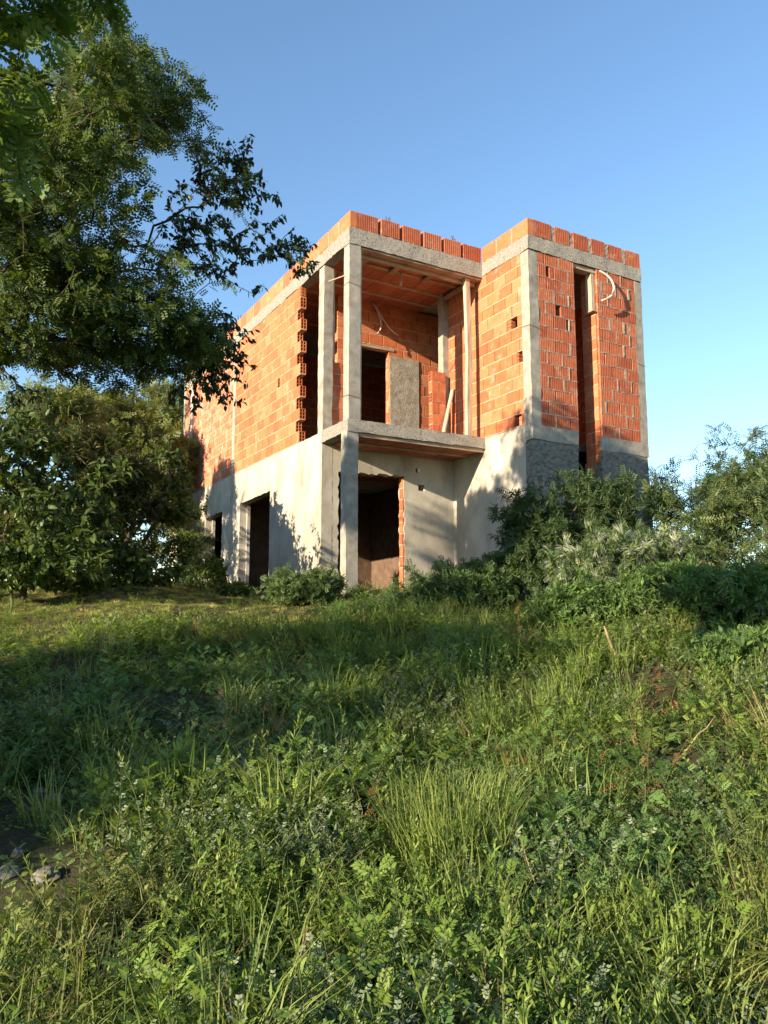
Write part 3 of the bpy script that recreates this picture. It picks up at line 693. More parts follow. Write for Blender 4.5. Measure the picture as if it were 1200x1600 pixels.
def skeleton(base, pts, start=None):
    """Join twig points to the nearest earlier point, trunk first: parents index; returns nodes, parents."""
    nodes = [np.array(base, float)] + [np.array(s, float) for s in (start or [])]
    par = [-1] + list(range(len(nodes) - 1))
    pts = pts[np.argsort(np.linalg.norm(pts - nodes[-1], axis=1))]
    K = len(nodes); A = np.empty((K + len(pts), 3)); A[:K] = nodes; par = par + [0] * len(pts)
    first = K - 1 if K > 1 else 0
    pl = np.zeros(K + len(pts))
    for i in range(1, K): pl[i] = pl[i - 1] + np.linalg.norm(A[i] - A[i - 1])
    for i, p in enumerate(pts):
        k = K + i; d = np.linalg.norm(A[first:k] - p, axis=1); j = first + int(np.argmin(d + 0.28 * pl[first:k]))
        A[k] = p; par[k] = j; pl[k] = pl[j] + np.linalg.norm(p - A[j])
    return A, par
def wood_mesh(A, par, r_tip, expo, r_max, seg_big=7, seg_small=3):
    n = len(A); w = np.zeros(n)
    for i in range(n - 1, 0, -1):
        if w[i] == 0: w[i] = 1
        w[par[i]] += w[i]
    w[0] = max(w[0], w[1] if n > 1 else 1)
    r = np.minimum(r_tip * w ** expo, r_max); mb = MB()
    for i in range(1, n):
        j = par[i]; a, b = A[j], A[i]; L = np.linalg.norm(b - a)
        mid = (a + b) / 2 + RNG.normal(0, .06 * L, 3) - np.array([0, 0, .03 * L]); rb = r[i]; ra = min(r[j], rb * 1.35) if j else r[j]
        mb.tube([a, mid, b], [ra, (ra + rb) / 2, rb], seg_big if rb > .02 else seg_small, cap=False)
    return mb, r, w
def plant(name, base, blobs, n, layers, label, cat, group=None, trunk=None, bark='bark', r_tip=.004, expo=.45, r_max=.2, shell=.5, clump=0., crown='crown', stemname='trunk', extra=None, sink=True, stray=.07):
    """layers: (template, leaves per twig, size, spread, droop, material)."""
    base = np.array(base, float)
    if sink: base[2] = float(ground_z(base[0], base[1])) - 0.05
    pts = sample_blobs(blobs, n, shell, clump, stray)
    if sink: 
        g = ground_z(pts[:, 0], pts[:, 1]); pts = pts[pts[:, 2] > g + .04]
    A, par = skeleton(base, pts, trunk)
    root = link(name, None, label=label, cat=cat, group=group, loc=tuple(base))
    mb, r, w = wood_mesh(A, par, r_tip, expo, r_max)
    st = mb.build(stemname, M[bark], root, True); st.matrix_parent_inverse = Matrix.Translation(-Vector(base))
    tips = np.where((r < r_tip * 3.2) & (np.arange(len(A)) > (len(trunk) if trunk else 0)))[0]
    P0 = A[tips]; Q0 = A[np.array(par)[tips]]; parts, mats = [], []
    for (T, per, size, spread, droop, mat) in layers:
        k = max(1, int(round(len(tips) * per))); ii = RNG.integers(0, len(tips), k)
        t = RNG.random(k)[:, None] ** .7; seg = P0[ii] - Q0[ii]; L = np.linalg.norm(seg, axis=1, keepdims=True) + 1e-6
        t0 = np.maximum(0, 1 - .35 / L)
        P = Q0[ii] + seg * (t0 + (1 - t0) * t) + RNG.normal(0, .015, (k, 3))
        D = seg / L * .6 + RNG.normal(0, spread, (k, 3)); D[:, 2] -= droop
        parts.append(scatter(T, P, D, size * RNG.uniform(.6, 1.25, k))); mats.append(M[mat])
    cr = link(crown, leaf_mesh(crown, parts, mats), root); cr.matrix_parent_inverse = Matrix.Translation(-Vector(base))
    return root
PIN = T_pinnate(5, 1.0, .32, .125, .22); PIN_S = T_pinnate(4, 1.0, .42, .2, .2); SIM = T_simple(1, .46); DIA = T_diamond(1, .42); NAR = T_diamond(1, .2, .2); PLU = T_plume()
DEEP = T_pinnate(5, 1.0, .5, .2, .25, 50)
def at(px, py, y):
    """Point at depth y seen at photo pixel (px, py) of 1200 x 1600."""
    a = (px - 600) / 1200; b = -(py - 800) / 1200
    r = np.array([a, math.cos(PITCH) - b * math.sin(PITCH), math.sin(PITCH) + b * math.cos(PITCH)])
    p = r * (y / r[1]); p[2] += EYE; return p
def gp(px, py):
    """Where the sight line through that pixel meets the ground."""
    lo, hi = 1.5, 40.0; f = lambda y: at(px, py, y)[2] - float(ground_z(at(px, py, y)[0], y))
    ys = np.linspace(lo, 16, 400); prev = ys[0]
    for y in ys:
        if f(y) < 0: break
        prev = y
    p = at(px, py, prev); return np.array([p[0], p[1], float(ground_z(p[0], p[1]))])
def blob(px, py, y, rx, ry, rz, w=1.0):
    p = at(px, py, y); return (p[0], p[1], p[2], rx, ry, rz, w)

# ------------------------------------------------------------------ trees
trunkA = [(-4.35, 4.9, 1.6), (-4.25, 5.2, 2.9), (-4.0, 5.6, 3.7)]
plant('acacia_tree', (-4.4, 4.7, 0), [blob(30, 60, 6.2, 1.0, 1.0, .85), blob(150, 190, 6.6, .72, .9, .75), blob(60, 330, 6.4, .95, 1.0, .8), blob(200, 370, 6.8, .7, .8, .65),
      blob(60, 490, 6.6, .85, .7, .45, 1.6), blob(220, 490, 6.9, .7, .7, .5, 1.6), blob(150, 565, 7.0, .6, .5, .2, 1.8), blob(290, 540, 7.1, .42, .45, .32, 1.6), blob(20, 400, 6.6, .8, .7, .5, 1.3), blob(285, 290, 7.0, .42, .5, .42, 1.2), blob(310, 420, 7.1, .38, .4, .4, 1.3), blob(325, 320, 7.1, .36, .4, .42, 1.5), blob(250, 140, 6.8, .4, .5, .5), blob(235, 60, 6.6, .3, .3, .35, .35), blob(285, 190, 6.8, .3, .4, .25, .5),
      (-4.9, 6.9, 5.7, .9, .9, .75, 1.0), (-4.2, 7.2, 4.9, .6, .7, .55, 1.0), (-5.6, 6.5, 6.0, .8, .8, .7, 1.2), (-4.9, 7.6, 5.2, .6, .6, .5, 1.3), blob(-200, 340, 6.2, .8, .9, .8, .5), blob(-380, 60, 5.5, 1.2, 1.2, 1.0, .15), blob(-150, 10, 6.0, 1.0, 1.0, .8, .35)],
      8400, [(PIN, 3.5, .13, .55, .15, 'leaf_acacia'), (PIN_S, 2.6, .11, .6, .1, 'leaf_acacia'), (PIN_S, .8, .1, .6, .1, 'leaf_back')],
      'tall fine-leaved acacia overhanging the slope in front of the house', 'tree', trunk=trunkA, r_tip=.0032, r_max=.15, shell=.15, clump=0.8)
plant('drooping_tree', (-4.9, 7.3, 0), [blob(350, 270, 7.5, .38, .4, .32), blob(400, 300, 7.5, .25, .3, .16), blob(330, 390, 7.4, .45, .4, .3), blob(300, 340, 7.3, .35, .3, .4), blob(420, 375, 7.5, .32, .3, .22), blob(468, 405, 7.5, .2, .25, .2, 1.3),
      blob(330, 530, 7.4, .40, .4, .3), blob(360, 590, 7.4, .22, .3, .3, 1.2), blob(300, 610, 7.4, .22, .3, .22), blob(395, 455, 7.5, .22, .2, .08, .6), blob(200, 420, 7.6, .5, .4, .4, .3), blob(-20, 430, 7.4, .8, .6, .5, .4), blob(-60, 560, 7.4, .6, .5, .25, .4), blob(40, 620, 7.6, .35, .3, .15, .4)],
      900, [(SIM, 8.0, .068, .55, .75, 'leaf_broad')], 'dark drooping broad-leaved tree reaching over the slope to the roof corner', 'tree',
      trunk=[(-4.8, 7.3, 2.6), (-4.5, 7.35, 3.9), (-3.6, 7.4, 4.5)], r_tip=.003, expo=.36, r_max=.06, shell=.25)
near = plant('locust_tree', (-2.75, 2.3, 0), [blob(15, 40, 2.6, .17, .2, .14), blob(30, 130, 2.6, .13, .2, .12), blob(30, 250, 2.55, .12, .15, .13), blob(60, 290, 2.6, .10, .1, .07, .6), blob(10, 330, 2.5, .1, .1, .06, .5), blob(-150, 100, 2.5, .35, .4, .35), blob(-350, -200, 2.4, .6, .6, .4), blob(40, -60, 2.7, .35, .35, .2)],
      480, [(DEEP, 7.0, .085, .5, .5, 'leaf_near'), (PIN, 2.0, .13, .5, .6, 'leaf_near')], 'bright pinnate-leaved branch tree hanging close beside the viewer with pods', 'tree',
      trunk=[(-2.7, 2.3, 1.4), (-2.4, 2.35, 2.7), (-2.0, 2.45, 3.2)], r_tip=.0022, r_max=.07, shell=.2, bark='bark')
for (px, py, l) in ((28, 165, .13), (14, 190, .11), (40, 205, .10)):
    p = at(px, py, 2.55); mb = MB(); b0 = Vector(near.location)
    mb.tube([Vector(p) + Vector((-.02 + t * l, 0, -.012 * math.sin(t * 3.1))) - b0 for t in (0, .2, .4, .6, .8, 1.0)], [.002, .006, .0075, .007, .005, .001], 6)
    mb.build('seed_pod', M['pod'], near, True)

# trees and bushes left of the house
def bush(name, base, blobs, n, layers, label, cat, tz=None, **kw):
    x, y = base[0], base[1]; tr = [(x, y, tz)] if tz else None
    return plant(name, (x, y, 0), blobs, n, layers, label, cat, trunk=tr, **kw)
bush('privet_bush', at(40, 880, 10.6), [blob(40, 790, 10.6, 1.2, 1.0, 1.1), blob(110, 730, 10.9, .75, .8, .6), blob(10, 700, 11, .8, .8, .7), blob(130, 840, 10.4, .75, .8, .55), blob(60, 885, 10.3, 1.3, .8, .32, 1.8), blob(-120, 780, 10.6, 1.0, 1, 1.2)], 1500,
      [(SIM, 9.0, .13, .6, .35, 'leaf_bush')], 'large glossy-leaved bush on the crest left of the house', 'bush', 2.2, r_max=.05, shell=.6, clump=.9)
bush('privet_bush', at(215, 890, 12.6), [blob(215, 830, 12.6, .9, .8, .85), blob(250, 760, 13.0, .5, .6, .7), blob(150, 800, 12.8, .8, .7, .85), blob(262, 820, 12.4, .35, .4, .5), blob(190, 885, 12.2, 1.1, .6, .35, 1.6), blob(262, 860, 13.0, .4, .4, .55), blob(240, 890, 12.6, .6, .5, .3, 1.6), blob(270, 770, 13.2, .35, .5, .6)], 1700,
      [(SIM, 8.0, .13, .6, .35, 'leaf_bush'), (SIM, 2.0, .12, .6, .4, 'leaf_broad')], 'dark leafy bush right against the far end of the side wall', 'bush', 2.3, r_max=.05, shell=.6, clump=.9)
bush('browning_bush', at(190, 880, 12.0), [blob(190, 750, 12.2, .62, .6, .42), blob(130, 700, 12.4, .5, .5, .4), blob(215, 790, 12.0, .4, .4, .3)], 700,
      [(NAR, 16, .13, .6, .3, 'leaf_rust'), (NAR, 8, .12, .6, .2, 'leaf_bush')], 'brown-tinged feathery bush between the glossy bushes', 'bush', 2.6, r_max=.04, shell=.4)
bush('feathery_tree', at(20, 880, 14.5), [blob(30, 680, 14.5, 1.2, 1.2, 1.0), blob(100, 660, 15, .8, 1, .65), blob(-80, 660, 14.5, 1.1, 1, 1.0), blob(-120, 800, 14, 1.2, 1, 1), blob(80, 780, 14.5, 1.2, 1, .9), blob(120, 850, 14.2, 1.5, 1, .6), blob(0, 850, 14.2, 1.3, 1, .6)], 2000,
      [(PIN_S, 9, .21, .55, .15, 'leaf_back')], 'pale feathery tree behind the glossy bush', 'tree', 2.8, r_max=.09, shell=.45, clump=.8)
bush('feathery_tree', at(190, 880, 19), [blob(170, 700, 18.6, 1.3, 1.2, 1.4), blob(235, 720, 19, 1.1, 1.2, 1.4), blob(120, 640, 19, .7, .8, .6), blob(230, 630, 19.5, .7, .8, .5, .5), blob(200, 820, 18, 2.2, 1, 1.0)], 1900,
      [(PIN_S, 8, .25, .55, .15, 'leaf_back')], 'yellow-green airy tree standing behind the browning bush', 'tree', 3.4, r_max=.1, shell=.45, clump=.8)
bush('bare_thicket_tree', at(275, 880, 22), [blob(275, 700, 22, 1.1, 1.2, 1.7), blob(255, 650, 22, 1.0, .9, 1.0), blob(285, 780, 22, 1.0, .8, 1.2)], 1100,
      [(PIN_S, 4.5, .24, .55, .15, 'leaf_back')], 'thin half-bare tree showing sky beside the end of the brick wall', 'tree', 3.6, r_max=.09, shell=.3, r_tip=.006)
# low plants along the crest on the left
for (px, py, y, rx, rz, lab) in ((20, 895, 10.0, .55, .22, 'low yellow-green shrub under the large glossy bush'), (120, 905, 11.2, .5, .16, 'low shrub on the lit crest before the feathery trees'), (320, 905, 14.4, .42, .38, 'leafy shrub growing before the smaller side door'), (360, 935, 13.0, .25, .16, 'small bright shrub beside the concrete door step'),
                            (280, 870, 14.8, .35, .5, 'straggling shrub climbing the corner of the side wall')):
    p = at(px, py, y); p[2] = max(p[2], float(ground_z(p[0], y)) + .6 * rz); plant('low_shrub', (p[0], y, 0), [(p[0], y, p[2], rx, rx * .8, rz), (p[0] + .15, y + .1, p[2] + rz * .4, rx * .6, rx * .5, rz * .7)], 300,
      [(SIM, 6.0, .08, .6, .2, 'leaf_bush'), (NAR, 4, .09, .6, .0, 'weed_bright')], lab, 'shrub', r_max=.02, shell=.4, crown='foliage', stemname='stem', bark='stem')
# shrub before the house corner and mound at the right of the door
SK = dict(crown='foliage', stemname='stem')
bush('fine_shrub', at(475, 940, 10.9), [blob(470, 925, 10.9, .48, .4, .24), blob(505, 910, 11, .3, .3, .2), blob(445, 915, 11, .25, .3, .22)], 650,
      [(PIN_S, 8, .075, .6, .1, 'leaf_shrub'), (NAR, 6, .06, .6, .1, 'weed_dark')], 'dark fine-leaved shrub before the plastered house corner', 'shrub', r_max=.02, shell=.45, **SK)
bush('fine_shrub', at(720, 960, 10.4), [blob(720, 940, 10.4, .8, .55, .45), blob(770, 905, 10.6, .45, .4, .35), blob(650, 955, 10.4, .5, .4, .25)], 1000,
      [(PIN_S, 8, .1, .6, .1, 'leaf_shrub'), (NAR, 10, .085, .6, .1, 'weed_dark')], 'rounded dark green shrub heaped against the tower base', 'shrub', r_max=.025, shell=.5, **SK)
# right hand shrubs
bush('willowy_shrub', at(880, 960, 10.3), [blob(885, 880, 10.3, .85, .6, .8), blob(920, 800, 10.4, .62, .5, .5), blob(840, 815, 10.4, .48, .4, .42), blob(815, 860, 10.3, .34, .35, .36, .7), blob(795, 790, 10.4, .18, .2, .18, .6), blob(960, 790, 10.5, .4, .4, .4, .7)], 1700,
      [(NAR, 20, .095, .6, .25, 'leaf_willow'), (PIN, 3.0, .13, .6, .2, 'leaf_willow')], 'tall willowy dark shrub before the slit of the tower', 'shrub', r_max=.035, shell=.1, clump=1.7, stray=.16, **SK)
bush('plumed_shrub', at(985, 960, 9.4), [blob(960, 905, 9.4, .68, .5, .58), blob(1040, 890, 9.6, .6, .5, .46), blob(930, 960, 9.2, .55, .4, .45)], 1400,
      [(NAR, 15, .09, .6, .2, 'leaf_shrub'), (PLU, 1.6, .14, .6, .1, 'plume'), (NAR, 4, .08, .6, .1, 'weed_bright')], 'shrub with grey-green feathery plumes beside the tower', 'shrub', 1.75, r_max=.035, shell=.3, stray=.14, **SK)
bush('willowy_shrub', at(1150, 980, 9.6), [blob(1150, 900, 9.6, .85, .6, .85), blob(1180, 820, 9.9, .65, .5, .55), blob(1270, 870, 9.6, .9, .7, 1.0), blob(1080, 830, 10.2, .6, .5, .6), blob(1060, 780, 11, .5, .5, .5), blob(1200, 760, 10.5, .6, .5, .5, .8)], 2300,
      [(NAR, 16, .10, .6, .25, 'leaf_shrub'), (PIN, 2.5, .15, .6, .2, 'leaf_back')], 'broad willowy shrub growing right of the plumed shrub', 'shrub', r_max=.035, shell=.2, clump=1.5, stray=.14, **SK)
bush('feathery_tree', at(1100, 900, 14), [blob(1085, 750, 14, .8, .8, .65), blob(1060, 700, 14.2, .4, .4, .32, .7), blob(1150, 800, 14, 1.0, .9, .8), blob(1040, 810, 13.6, .5, .5, .8), blob(1110, 860, 13.2, 1.2, .7, .7), blob(1125, 690, 14, .35, .4, .3, .5)], 1300,
      [(PIN, 4.0, .18, .55, .15, 'leaf_shrub')], 'airy blue-green tree showing sky behind the right shrubs', 'tree', 2.9, r_max=.07, shell=.35, clump=1.1)
bush('feathery_tree', at(1210, 900, 13.2), [blob(1185, 770, 13.2, .6, .7, .6), blob(1190, 700, 13.2, .32, .4, .4, .6), blob(1260, 760, 13.2, .8, .8, .9), blob(1190, 660, 13.2, .12, .2, .22, .3)], 1000,
      [(PIN, 5, .17, .55, .15, 'leaf_back')], 'lighter grey-green tree right of the airy tree', 'tree', 2.9, r_max=.07, shell=.35, clump=1.1)
for (px, py, y, rx, rz, lab) in ((920, 1010, 8.6, .6, .36, 'leafy low shrub under the plumed shrub'), (1060, 1010, 8.4, .65, .38, 'leafy low shrub behind the pale broken stub'), (1170, 1050, 7.8, .6, .42, 'leafy low shrub below the broad willowy shrub'), (1180, 1180, 6.3, .42, .26, 'broad-leaved low shrub on the bank beside the dry branch')):
    p = at(px, py, y); p[2] = max(p[2], float(ground_z(p[0], y)) + .6 * rz); plant('low_shrub', (p[0], y, 0), [(p[0], y, p[2], rx, rx * .8, rz), (p[0] + .2, y + .1, p[2] + rz * .3, rx * .6, rx * .5, rz * .7)], 620,
      [(SIM, 8.0, .06, .6, .25, 'weed_dark'), (NAR, 9, .075, .6, .0, 'weed_dark'), (PIN_S, 2, .09, .6, .1, 'leaf_shrub')], lab, 'shrub', r_max=.02, shell=.4, bark='stem', **SK)
# trees beside and behind the viewer that shade the slope
for (x, y, blobs, lab) in (
    (-8.2, 0.6, [(-8.2, 0.6, 3.6, 1.7, 1.8, 1.3), (-8.2, 0.4, 5.0, 1.7, 1.7, .9), (-7.6, 1.6, 2.7, 1.1, 1.2, .9), (-8.9, -0.6, 2.6, 1.0, .9, .9)], 'spreading acacia left of the viewer, low crowned'),
    (-8.6, -1.3, [(-8.4, -1.2, 3.3, 1.0, 1.0, 1.0), (-8.5, -1.1, 4.6, .9, .9, .9), (-8.9, -1.7, 2.3, .8, .7, .6)], 'narrow acacia left of the viewer beside the spreading one'),
    (-10.4, -1.9, [(-10.4, -1.8, 3.6, 1.3, 1.3, .8), (-10.9, -1.0, 4.3, 1.1, 1.1, .6)], 'small acacia behind the viewer on the left'),
    (-12.5, 5.5, [(-12.5, 5.5, 3.6, 1.6, 1.8, .9), (-13.0, 7.5, 3.4, 1.5, 1.4, 1.0)], 'low acacia far out left of the slope')):
    plant('acacia_tree', (x, y, 0), blobs, 1000, [(PIN_S, 5, .19, .55, .15, 'leaf_acacia')], lab, 'tree', trunk=[(x + .1, y, 1.6)], r_max=.13, r_tip=.005, shell=.3, clump=.9)

# ------------------------------------------------------------------ weeds: small plants laid out on the slope by the thousand
def curve_pts(h, lean, n=5):
    a = random.uniform(0, 2 * math.pi); q = random.uniform(.3, 1) * lean
    return [np.array([math.cos(a) * q * (i / n) ** 1.7, math.sin(a) * q * (i / n) ** 1.7, h * i / n * (1 - .12 * q / max(h, .01) * (i / n))]) for i in range(n + 1)]
def herb(n_stem, h, T, size, per, mat, spread=.12, lean=.15, up=.35, taper=.5, stem_r=.0025, top=None):
    parts = []; mb = MB(); P, D, S = [], [], []; P2, D2, S2 = [], [], []
    for s in range(n_stem):
        hh = h * random.uniform(.55, 1.1); o = np.array([random.gauss(0, spread), random.gauss(0, spread), -.02]); c = [q + o for q in curve_pts(hh, lean)]
        mb.tube(c, [stem_r * (1 - .7 * i / len(c)) for i in range(len(c))], 3, cap=False)
        for k in range(per):
            t = (k + .5) / per * .97 + .03; f = t * (len(c) - 1); i = min(int(f), len(c) - 2); p = c[i] + (c[i + 1] - c[i]) * (f - i)
            a = k * 2.4 + random.uniform(-.5, .5); e = up + random.uniform(-.25, .3) + .7 * t * up
            (P if not top or t < .8 else P2).append(p); (D if not top or t < .8 else D2).append((math.cos(a) * math.cos(e), math.sin(a) * math.cos(e), math.sin(e)))
            (S if not top or t < .8 else S2).append(size * (1 - taper * t) * random.uniform(.7, 1.2))
    parts = [scatter(T, np.array(P), np.array(D), np.array(S), roll=.25)]; mats = [mat]
    if P2: parts.append(scatter(T, np.array(P2), np.array(D2), np.array(S2), roll=.25)); mats.append(top)
    sv = np.array(mb.v); sf = np.array(mb.f); parts.append((sv, sf, np.full(len(sv), .5))); mats.append('stem')
    return leaf_mesh('weed', parts, [M[m] for m in mats])
def blades(n, h, w, rad, bend, mat):
    V, F, Tn = [], [], []
    for i in range(n):
        a = random.uniform(0, 6.283); r = rad * math.sqrt(random.random()); b = np.array([math.cos(a) * r, math.sin(a) * r, -.02]); a2 = a + random.gauss(0, .9)
        d = np.array([math.cos(a2), math.sin(a2), 0]); s = np.array([-d[1], d[0], 0]); hh = h * random.uniform(.45, 1.1); k = bend * random.uniform(.2, 1.2) * hh; o = len(V)
        for j, t in enumerate((0, .35, .7, 1.0)):
            p = b + d * (k * t ** 2) + np.array([0, 0, hh * (t - .32 * bend * t ** 3)]); ww = w * (1 - t ** 1.6) * .5
            V += [tuple(p + s * ww), tuple(p - s * ww)] if j < 3 else [tuple(p)]
        F += [(o, o + 1, o + 3, o + 2), (o + 2, o + 3, o + 5, o + 4), (o + 4, o + 5, o + 6, o + 6)]; Tn += [random.random()] * 7
    return leaf_mesh('grass', [(np.array(V), np.array(F), np.array(Tn))], [M[mat]])
OV = T_simple(1, .55, .1, .12); MEAL = T_pinnate(2, 1.0, .5, .3, .1, 40); LAN = T_diamond(1, .22, .18); RAG = T_pinnate(4, 1.0, .45, .2, .12, 45)
PROTO = {
 'bright': [herb(8, .22, LAN, .05, 24, 'weed_bright', .09), herb(10, .19, RAG, .07, 10, 'weed_bright', .10, up=.3), herb(11, .14, RAG, .06, 9, 'weed_bright', .11), herb(12, .2, OV, .032, 15, 'weed_bright', .1), herb(6, .28, OV, .03, 26, 'weed_bright', .07, up=.5), herb(5, .3, LAN, .045, 34, 'weed_bright', .07, up=.7)],
 'dark': [herb(11, .21, OV, .034, 14, 'weed_dark', .11), herb(9, .24, RAG, .075, 10, 'weed_dark', .10), herb(12, .15, OV, .03, 11, 'weed_dark', .12), herb(8, .2, RAG, .06, 12, 'weed_dark', .11)],
 'grey': [herb(8, .24, MEAL, .036, 20, 'weed_dark', .10, up=.5, top='weed_grey'), herb(7, .24, MEAL, .034, 22, 'weed_grey', .10, up=.5), herb(6, .22, LAN, .05, 20, 'weed_grey', .08, up=.6)],
 'cover': [herb(13, .07, OV, .026, 7, 'weed_bright', .12, lean=.1), herb(12, .08, RAG, .042, 6, 'weed_dark', .12, lean=.1), herb(14, .06, OV, .022, 7, 'weed_dark', .12, lean=.1), herb(11, .09, LAN, .04, 9, 'weed_bright', .12, lean=.08)],
 'grass': [blades(60, .24, .006, .09, .7, 'grass'), blades(55, .18, .0055, .10, .95, 'grass'), blades(60, .31, .006, .09, .6, 'grass')],
 'short': [blades(50, .11, .005, .12, 1.0, 'grass'), blades(46, .08, .005, .13, 1.2, 'grass'), blades(40, .10, .0045, .13, 1.2, 'weed_dry')],
 'crest': [blades(55, .12, .006, .12, 1.0, 'grass_crest'), blades(46, .08, .006, .13, 1.2, 'grass_crest'), herb(11, .08, OV, .028, 7, 'weed_bright', .12, lean=.1)],
 'dry': [blades(26, .22, .004, .11, 1.2, 'weed_dry'), blades(18, .32, .0035, .08, .8, 'weed_dry'), herb(5, .25, LAN, .045, 14, 'weed_dry', .07, up=-.1)],
}
def vnoise(x, y, s, off): return np.array([mnoise.noise(Vector((a * s + off, b * s - off, off * .37))) for a, b in zip(x, y)])
def gn_scatter(name, label, cat, protos, x, y, scl, tilt=.12, kind='stuff'):
    col = bpy.data.collections.new(name + '_source')
    for i, me in enumerate(protos):
        col.objects.link(bpy.data.objects.new('%s_source_%02d' % (name, i), me))
    n = len(x); z = ground_z(x, y)
    me = bpy.data.meshes.new(name); me.vertices.add(n); me.vertices.foreach_set('co', np.stack([x, y, z], 1).astype(np.float32).ravel())
    a = me.attributes.new('rot', 'FLOAT_VECTOR', 'POINT'); a.data.foreach_set('vector', np.stack([RNG.normal(0, tilt, n) - .0, RNG.normal(0, tilt, n), RNG.uniform(0, 6.283, n)], 1).astype(np.float32).ravel())
    a = me.attributes.new('scl', 'FLOAT', 'POINT'); a.data.foreach_set('value', scl.astype(np.float32))
    a = me.attributes.new('idx', 'INT', 'POINT'); a.data.foreach_set('value', RNG.integers(0, len(protos), n).astype(np.int32))
    o = link(name, me, label=label, cat=cat, kind=kind)
    ng = bpy.data.node_groups.new(name, 'GeometryNodeTree')
    ng.interface.new_socket('Geometry', in_out='INPUT', socket_type='NodeSocketGeometry'); ng.interface.new_socket('Geometry', in_out='OUTPUT', socket_type='NodeSocketGeometry')
    gi = ng.nodes.new('NodeGroupInput'); go = ng.nodes.new('NodeGroupOutput'); ip = ng.nodes.new('GeometryNodeInstanceOnPoints'); ci = ng.nodes.new('GeometryNodeCollectionInfo')
    ci.inputs['Collection'].default_value = col; ci.inputs['Separate Children'].default_value = True; ci.inputs['Reset Children'].default_value = True
    def attr(nm, ty): q = ng.nodes.new('GeometryNodeInputNamedAttribute'); q.data_type = ty; q.inputs['Name'].default_value = nm; return q.outputs['Attribute']
    L = ng.links.new; L(gi.outputs[0], ip.inputs['Points']); L(ci.outputs[0], ip.inputs['Instance']); ip.inputs['Pick Instance'].default_value = True
    L(attr('idx', 'INT'), ip.inputs['Instance Index']); L(attr('rot', 'FLOAT_VECTOR'), ip.inputs['Rotation']); L(attr('scl', 'FLOAT'), ip.inputs['Scale']); L(ip.outputs[0], go.inputs[0])
    md = o.modifiers.new('scatter', 'NODES'); md.node_group = ng
    return o
def candidates(n, y0=2.0, y1=15.5, power=1.35):
    y = y0 + (y1 - y0) * RNG.random(n) ** power; x = RNG.uniform(-1, 1, n) * (.66 * y + 1.2)
    # keep out of the house footprint
    dx, dy = x - HX, y - HY; u = dx * math.cos(HROT) + dy * math.sin(HROT); v = -dx * math.sin(HROT) + dy * math.cos(HROT)
    inside = ((u > UL - .12) & (v > 2.15)) | ((u > UL - .02) & (u < UL + .2) & (v > 1.25) & (v < 1.5)) | ((u > -.1) & (v > -.1))
    return x[~inside], y[~inside], (u[~inside], v[~inside])
x, y, (u_, v_) = candidates(22000)
x2, y2, (u2, v2) = candidates(16000, 8.0, 15.0, 1.0)                 # the close-set low growth of the crest
m2 = (x2 < -.4); x = np.concatenate([x, x2[m2]]); y = np.concatenate([y, y2[m2]])
na, nb_, nc = vnoise(x, y, .55, 3.1), vnoise(x, y, .9, 17.7), vnoise(x, y, 1.7, 41.3)
bare = (vnoise(x, y, .8, 77.) > .18 + .25 * sstep(-2.0, 0.0, x)) & (y < 8.5)                     # thinner on the left
right = sstep(.5, 3.0, x); front = sstep(5.5, 3.5, y)
r = RNG.random(len(x))
sp = np.full(len(x), 'cover', dtype=object)
sp[(r < .30) & (na > -.15)] = 'bright'; sp[(r < .36) & (na <= -.15)] = 'dark'
sp[(r > .36) & (r < .52) & (nb_ > .16)] = 'grey'
sp[(r > .52) & (r < .66) & (nc > -.05)] = 'grass'
sp[(r > .66) & (r < .66 + .20 * (.4 + front * right)) ] = 'short'
sp[(r > .86) & (r < .86 + .05 + .08 * right)] = 'dry'
crest = (y > 8.9 - .8 * sstep(-1, -4, x)) & (x < -.6 + .3 * nc)
sp[crest & (r < .85)] = 'crest'
sp[(y > 8.9 - .8 * sstep(-1, -4, x)) & (x < -.6 + .3 * nc) & (r > .85) & (r < .93)] = 'bright'
keep = ~bare | (RNG.random(len(x)) < .16)
for (px, py, rad, pr) in ((70, 1350, .55, .12), (20, 1290, .45, .15), (100, 1250, .4, .2), (575, 1300, .28, .25), (440, 1565, .26, .12), (330, 1590, .2, .15), (930, 1110, .3, .4), (870, 1260, .3, .45), (260, 1050, .45, .35), (240, 985, .5, .4), (1100, 1455, .22, .3)):
    q = gp(px, py); d = np.hypot(x - q[0], y - q[1]) + .25 * rad * nc; keep &= (d > rad) | (RNG.random(len(x)) < pr)
low = sp == 'dry'
scale = (.55 + 1.15 * RNG.random(len(x)) ** 1.6) * (1 + .15 * sstep(7, 4, y)) * (1 + .35 * sstep(1.5, 4, x) * sstep(4, 6, y)) * np.where(crest, .55, 1.0) * (1 - .3 * sstep(8.5, 10.5, y)) * (1 + .2 * sstep(8, 4, y) * 0)
LAB = {'bright': ('bright_weeds', 'bright green narrow-leaved weeds covering the slope', 'weeds'), 'dark': ('dark_weeds', 'darker green small-leaved weeds in patches on the slope', 'weeds'),
       'grey': ('mealy_weeds', 'pale grey-green mealy weeds scattered among the green ones', 'weeds'), 'cover': ('ground_cover', 'low creeping leaf cover close to the soil', 'ground cover'),
       'grass': ('grass', 'tufts of long green grass between the weeds', 'grass'), 'short': ('short_grass', 'short trampled grass on the lower slope and the crest', 'grass'), 'crest': ('crest_grass', 'yellowish sunlit grass on the crest left of the house', 'grass'), 'dry': ('dry_grass', 'straw-coloured dead grass stalks among the weeds', 'dry grass')}
for k, (nm, lab, cat) in LAB.items():
    m = (sp == k) & keep; gn_scatter(nm, lab, cat, PROTO[k], x[m], y[m], scale[m])

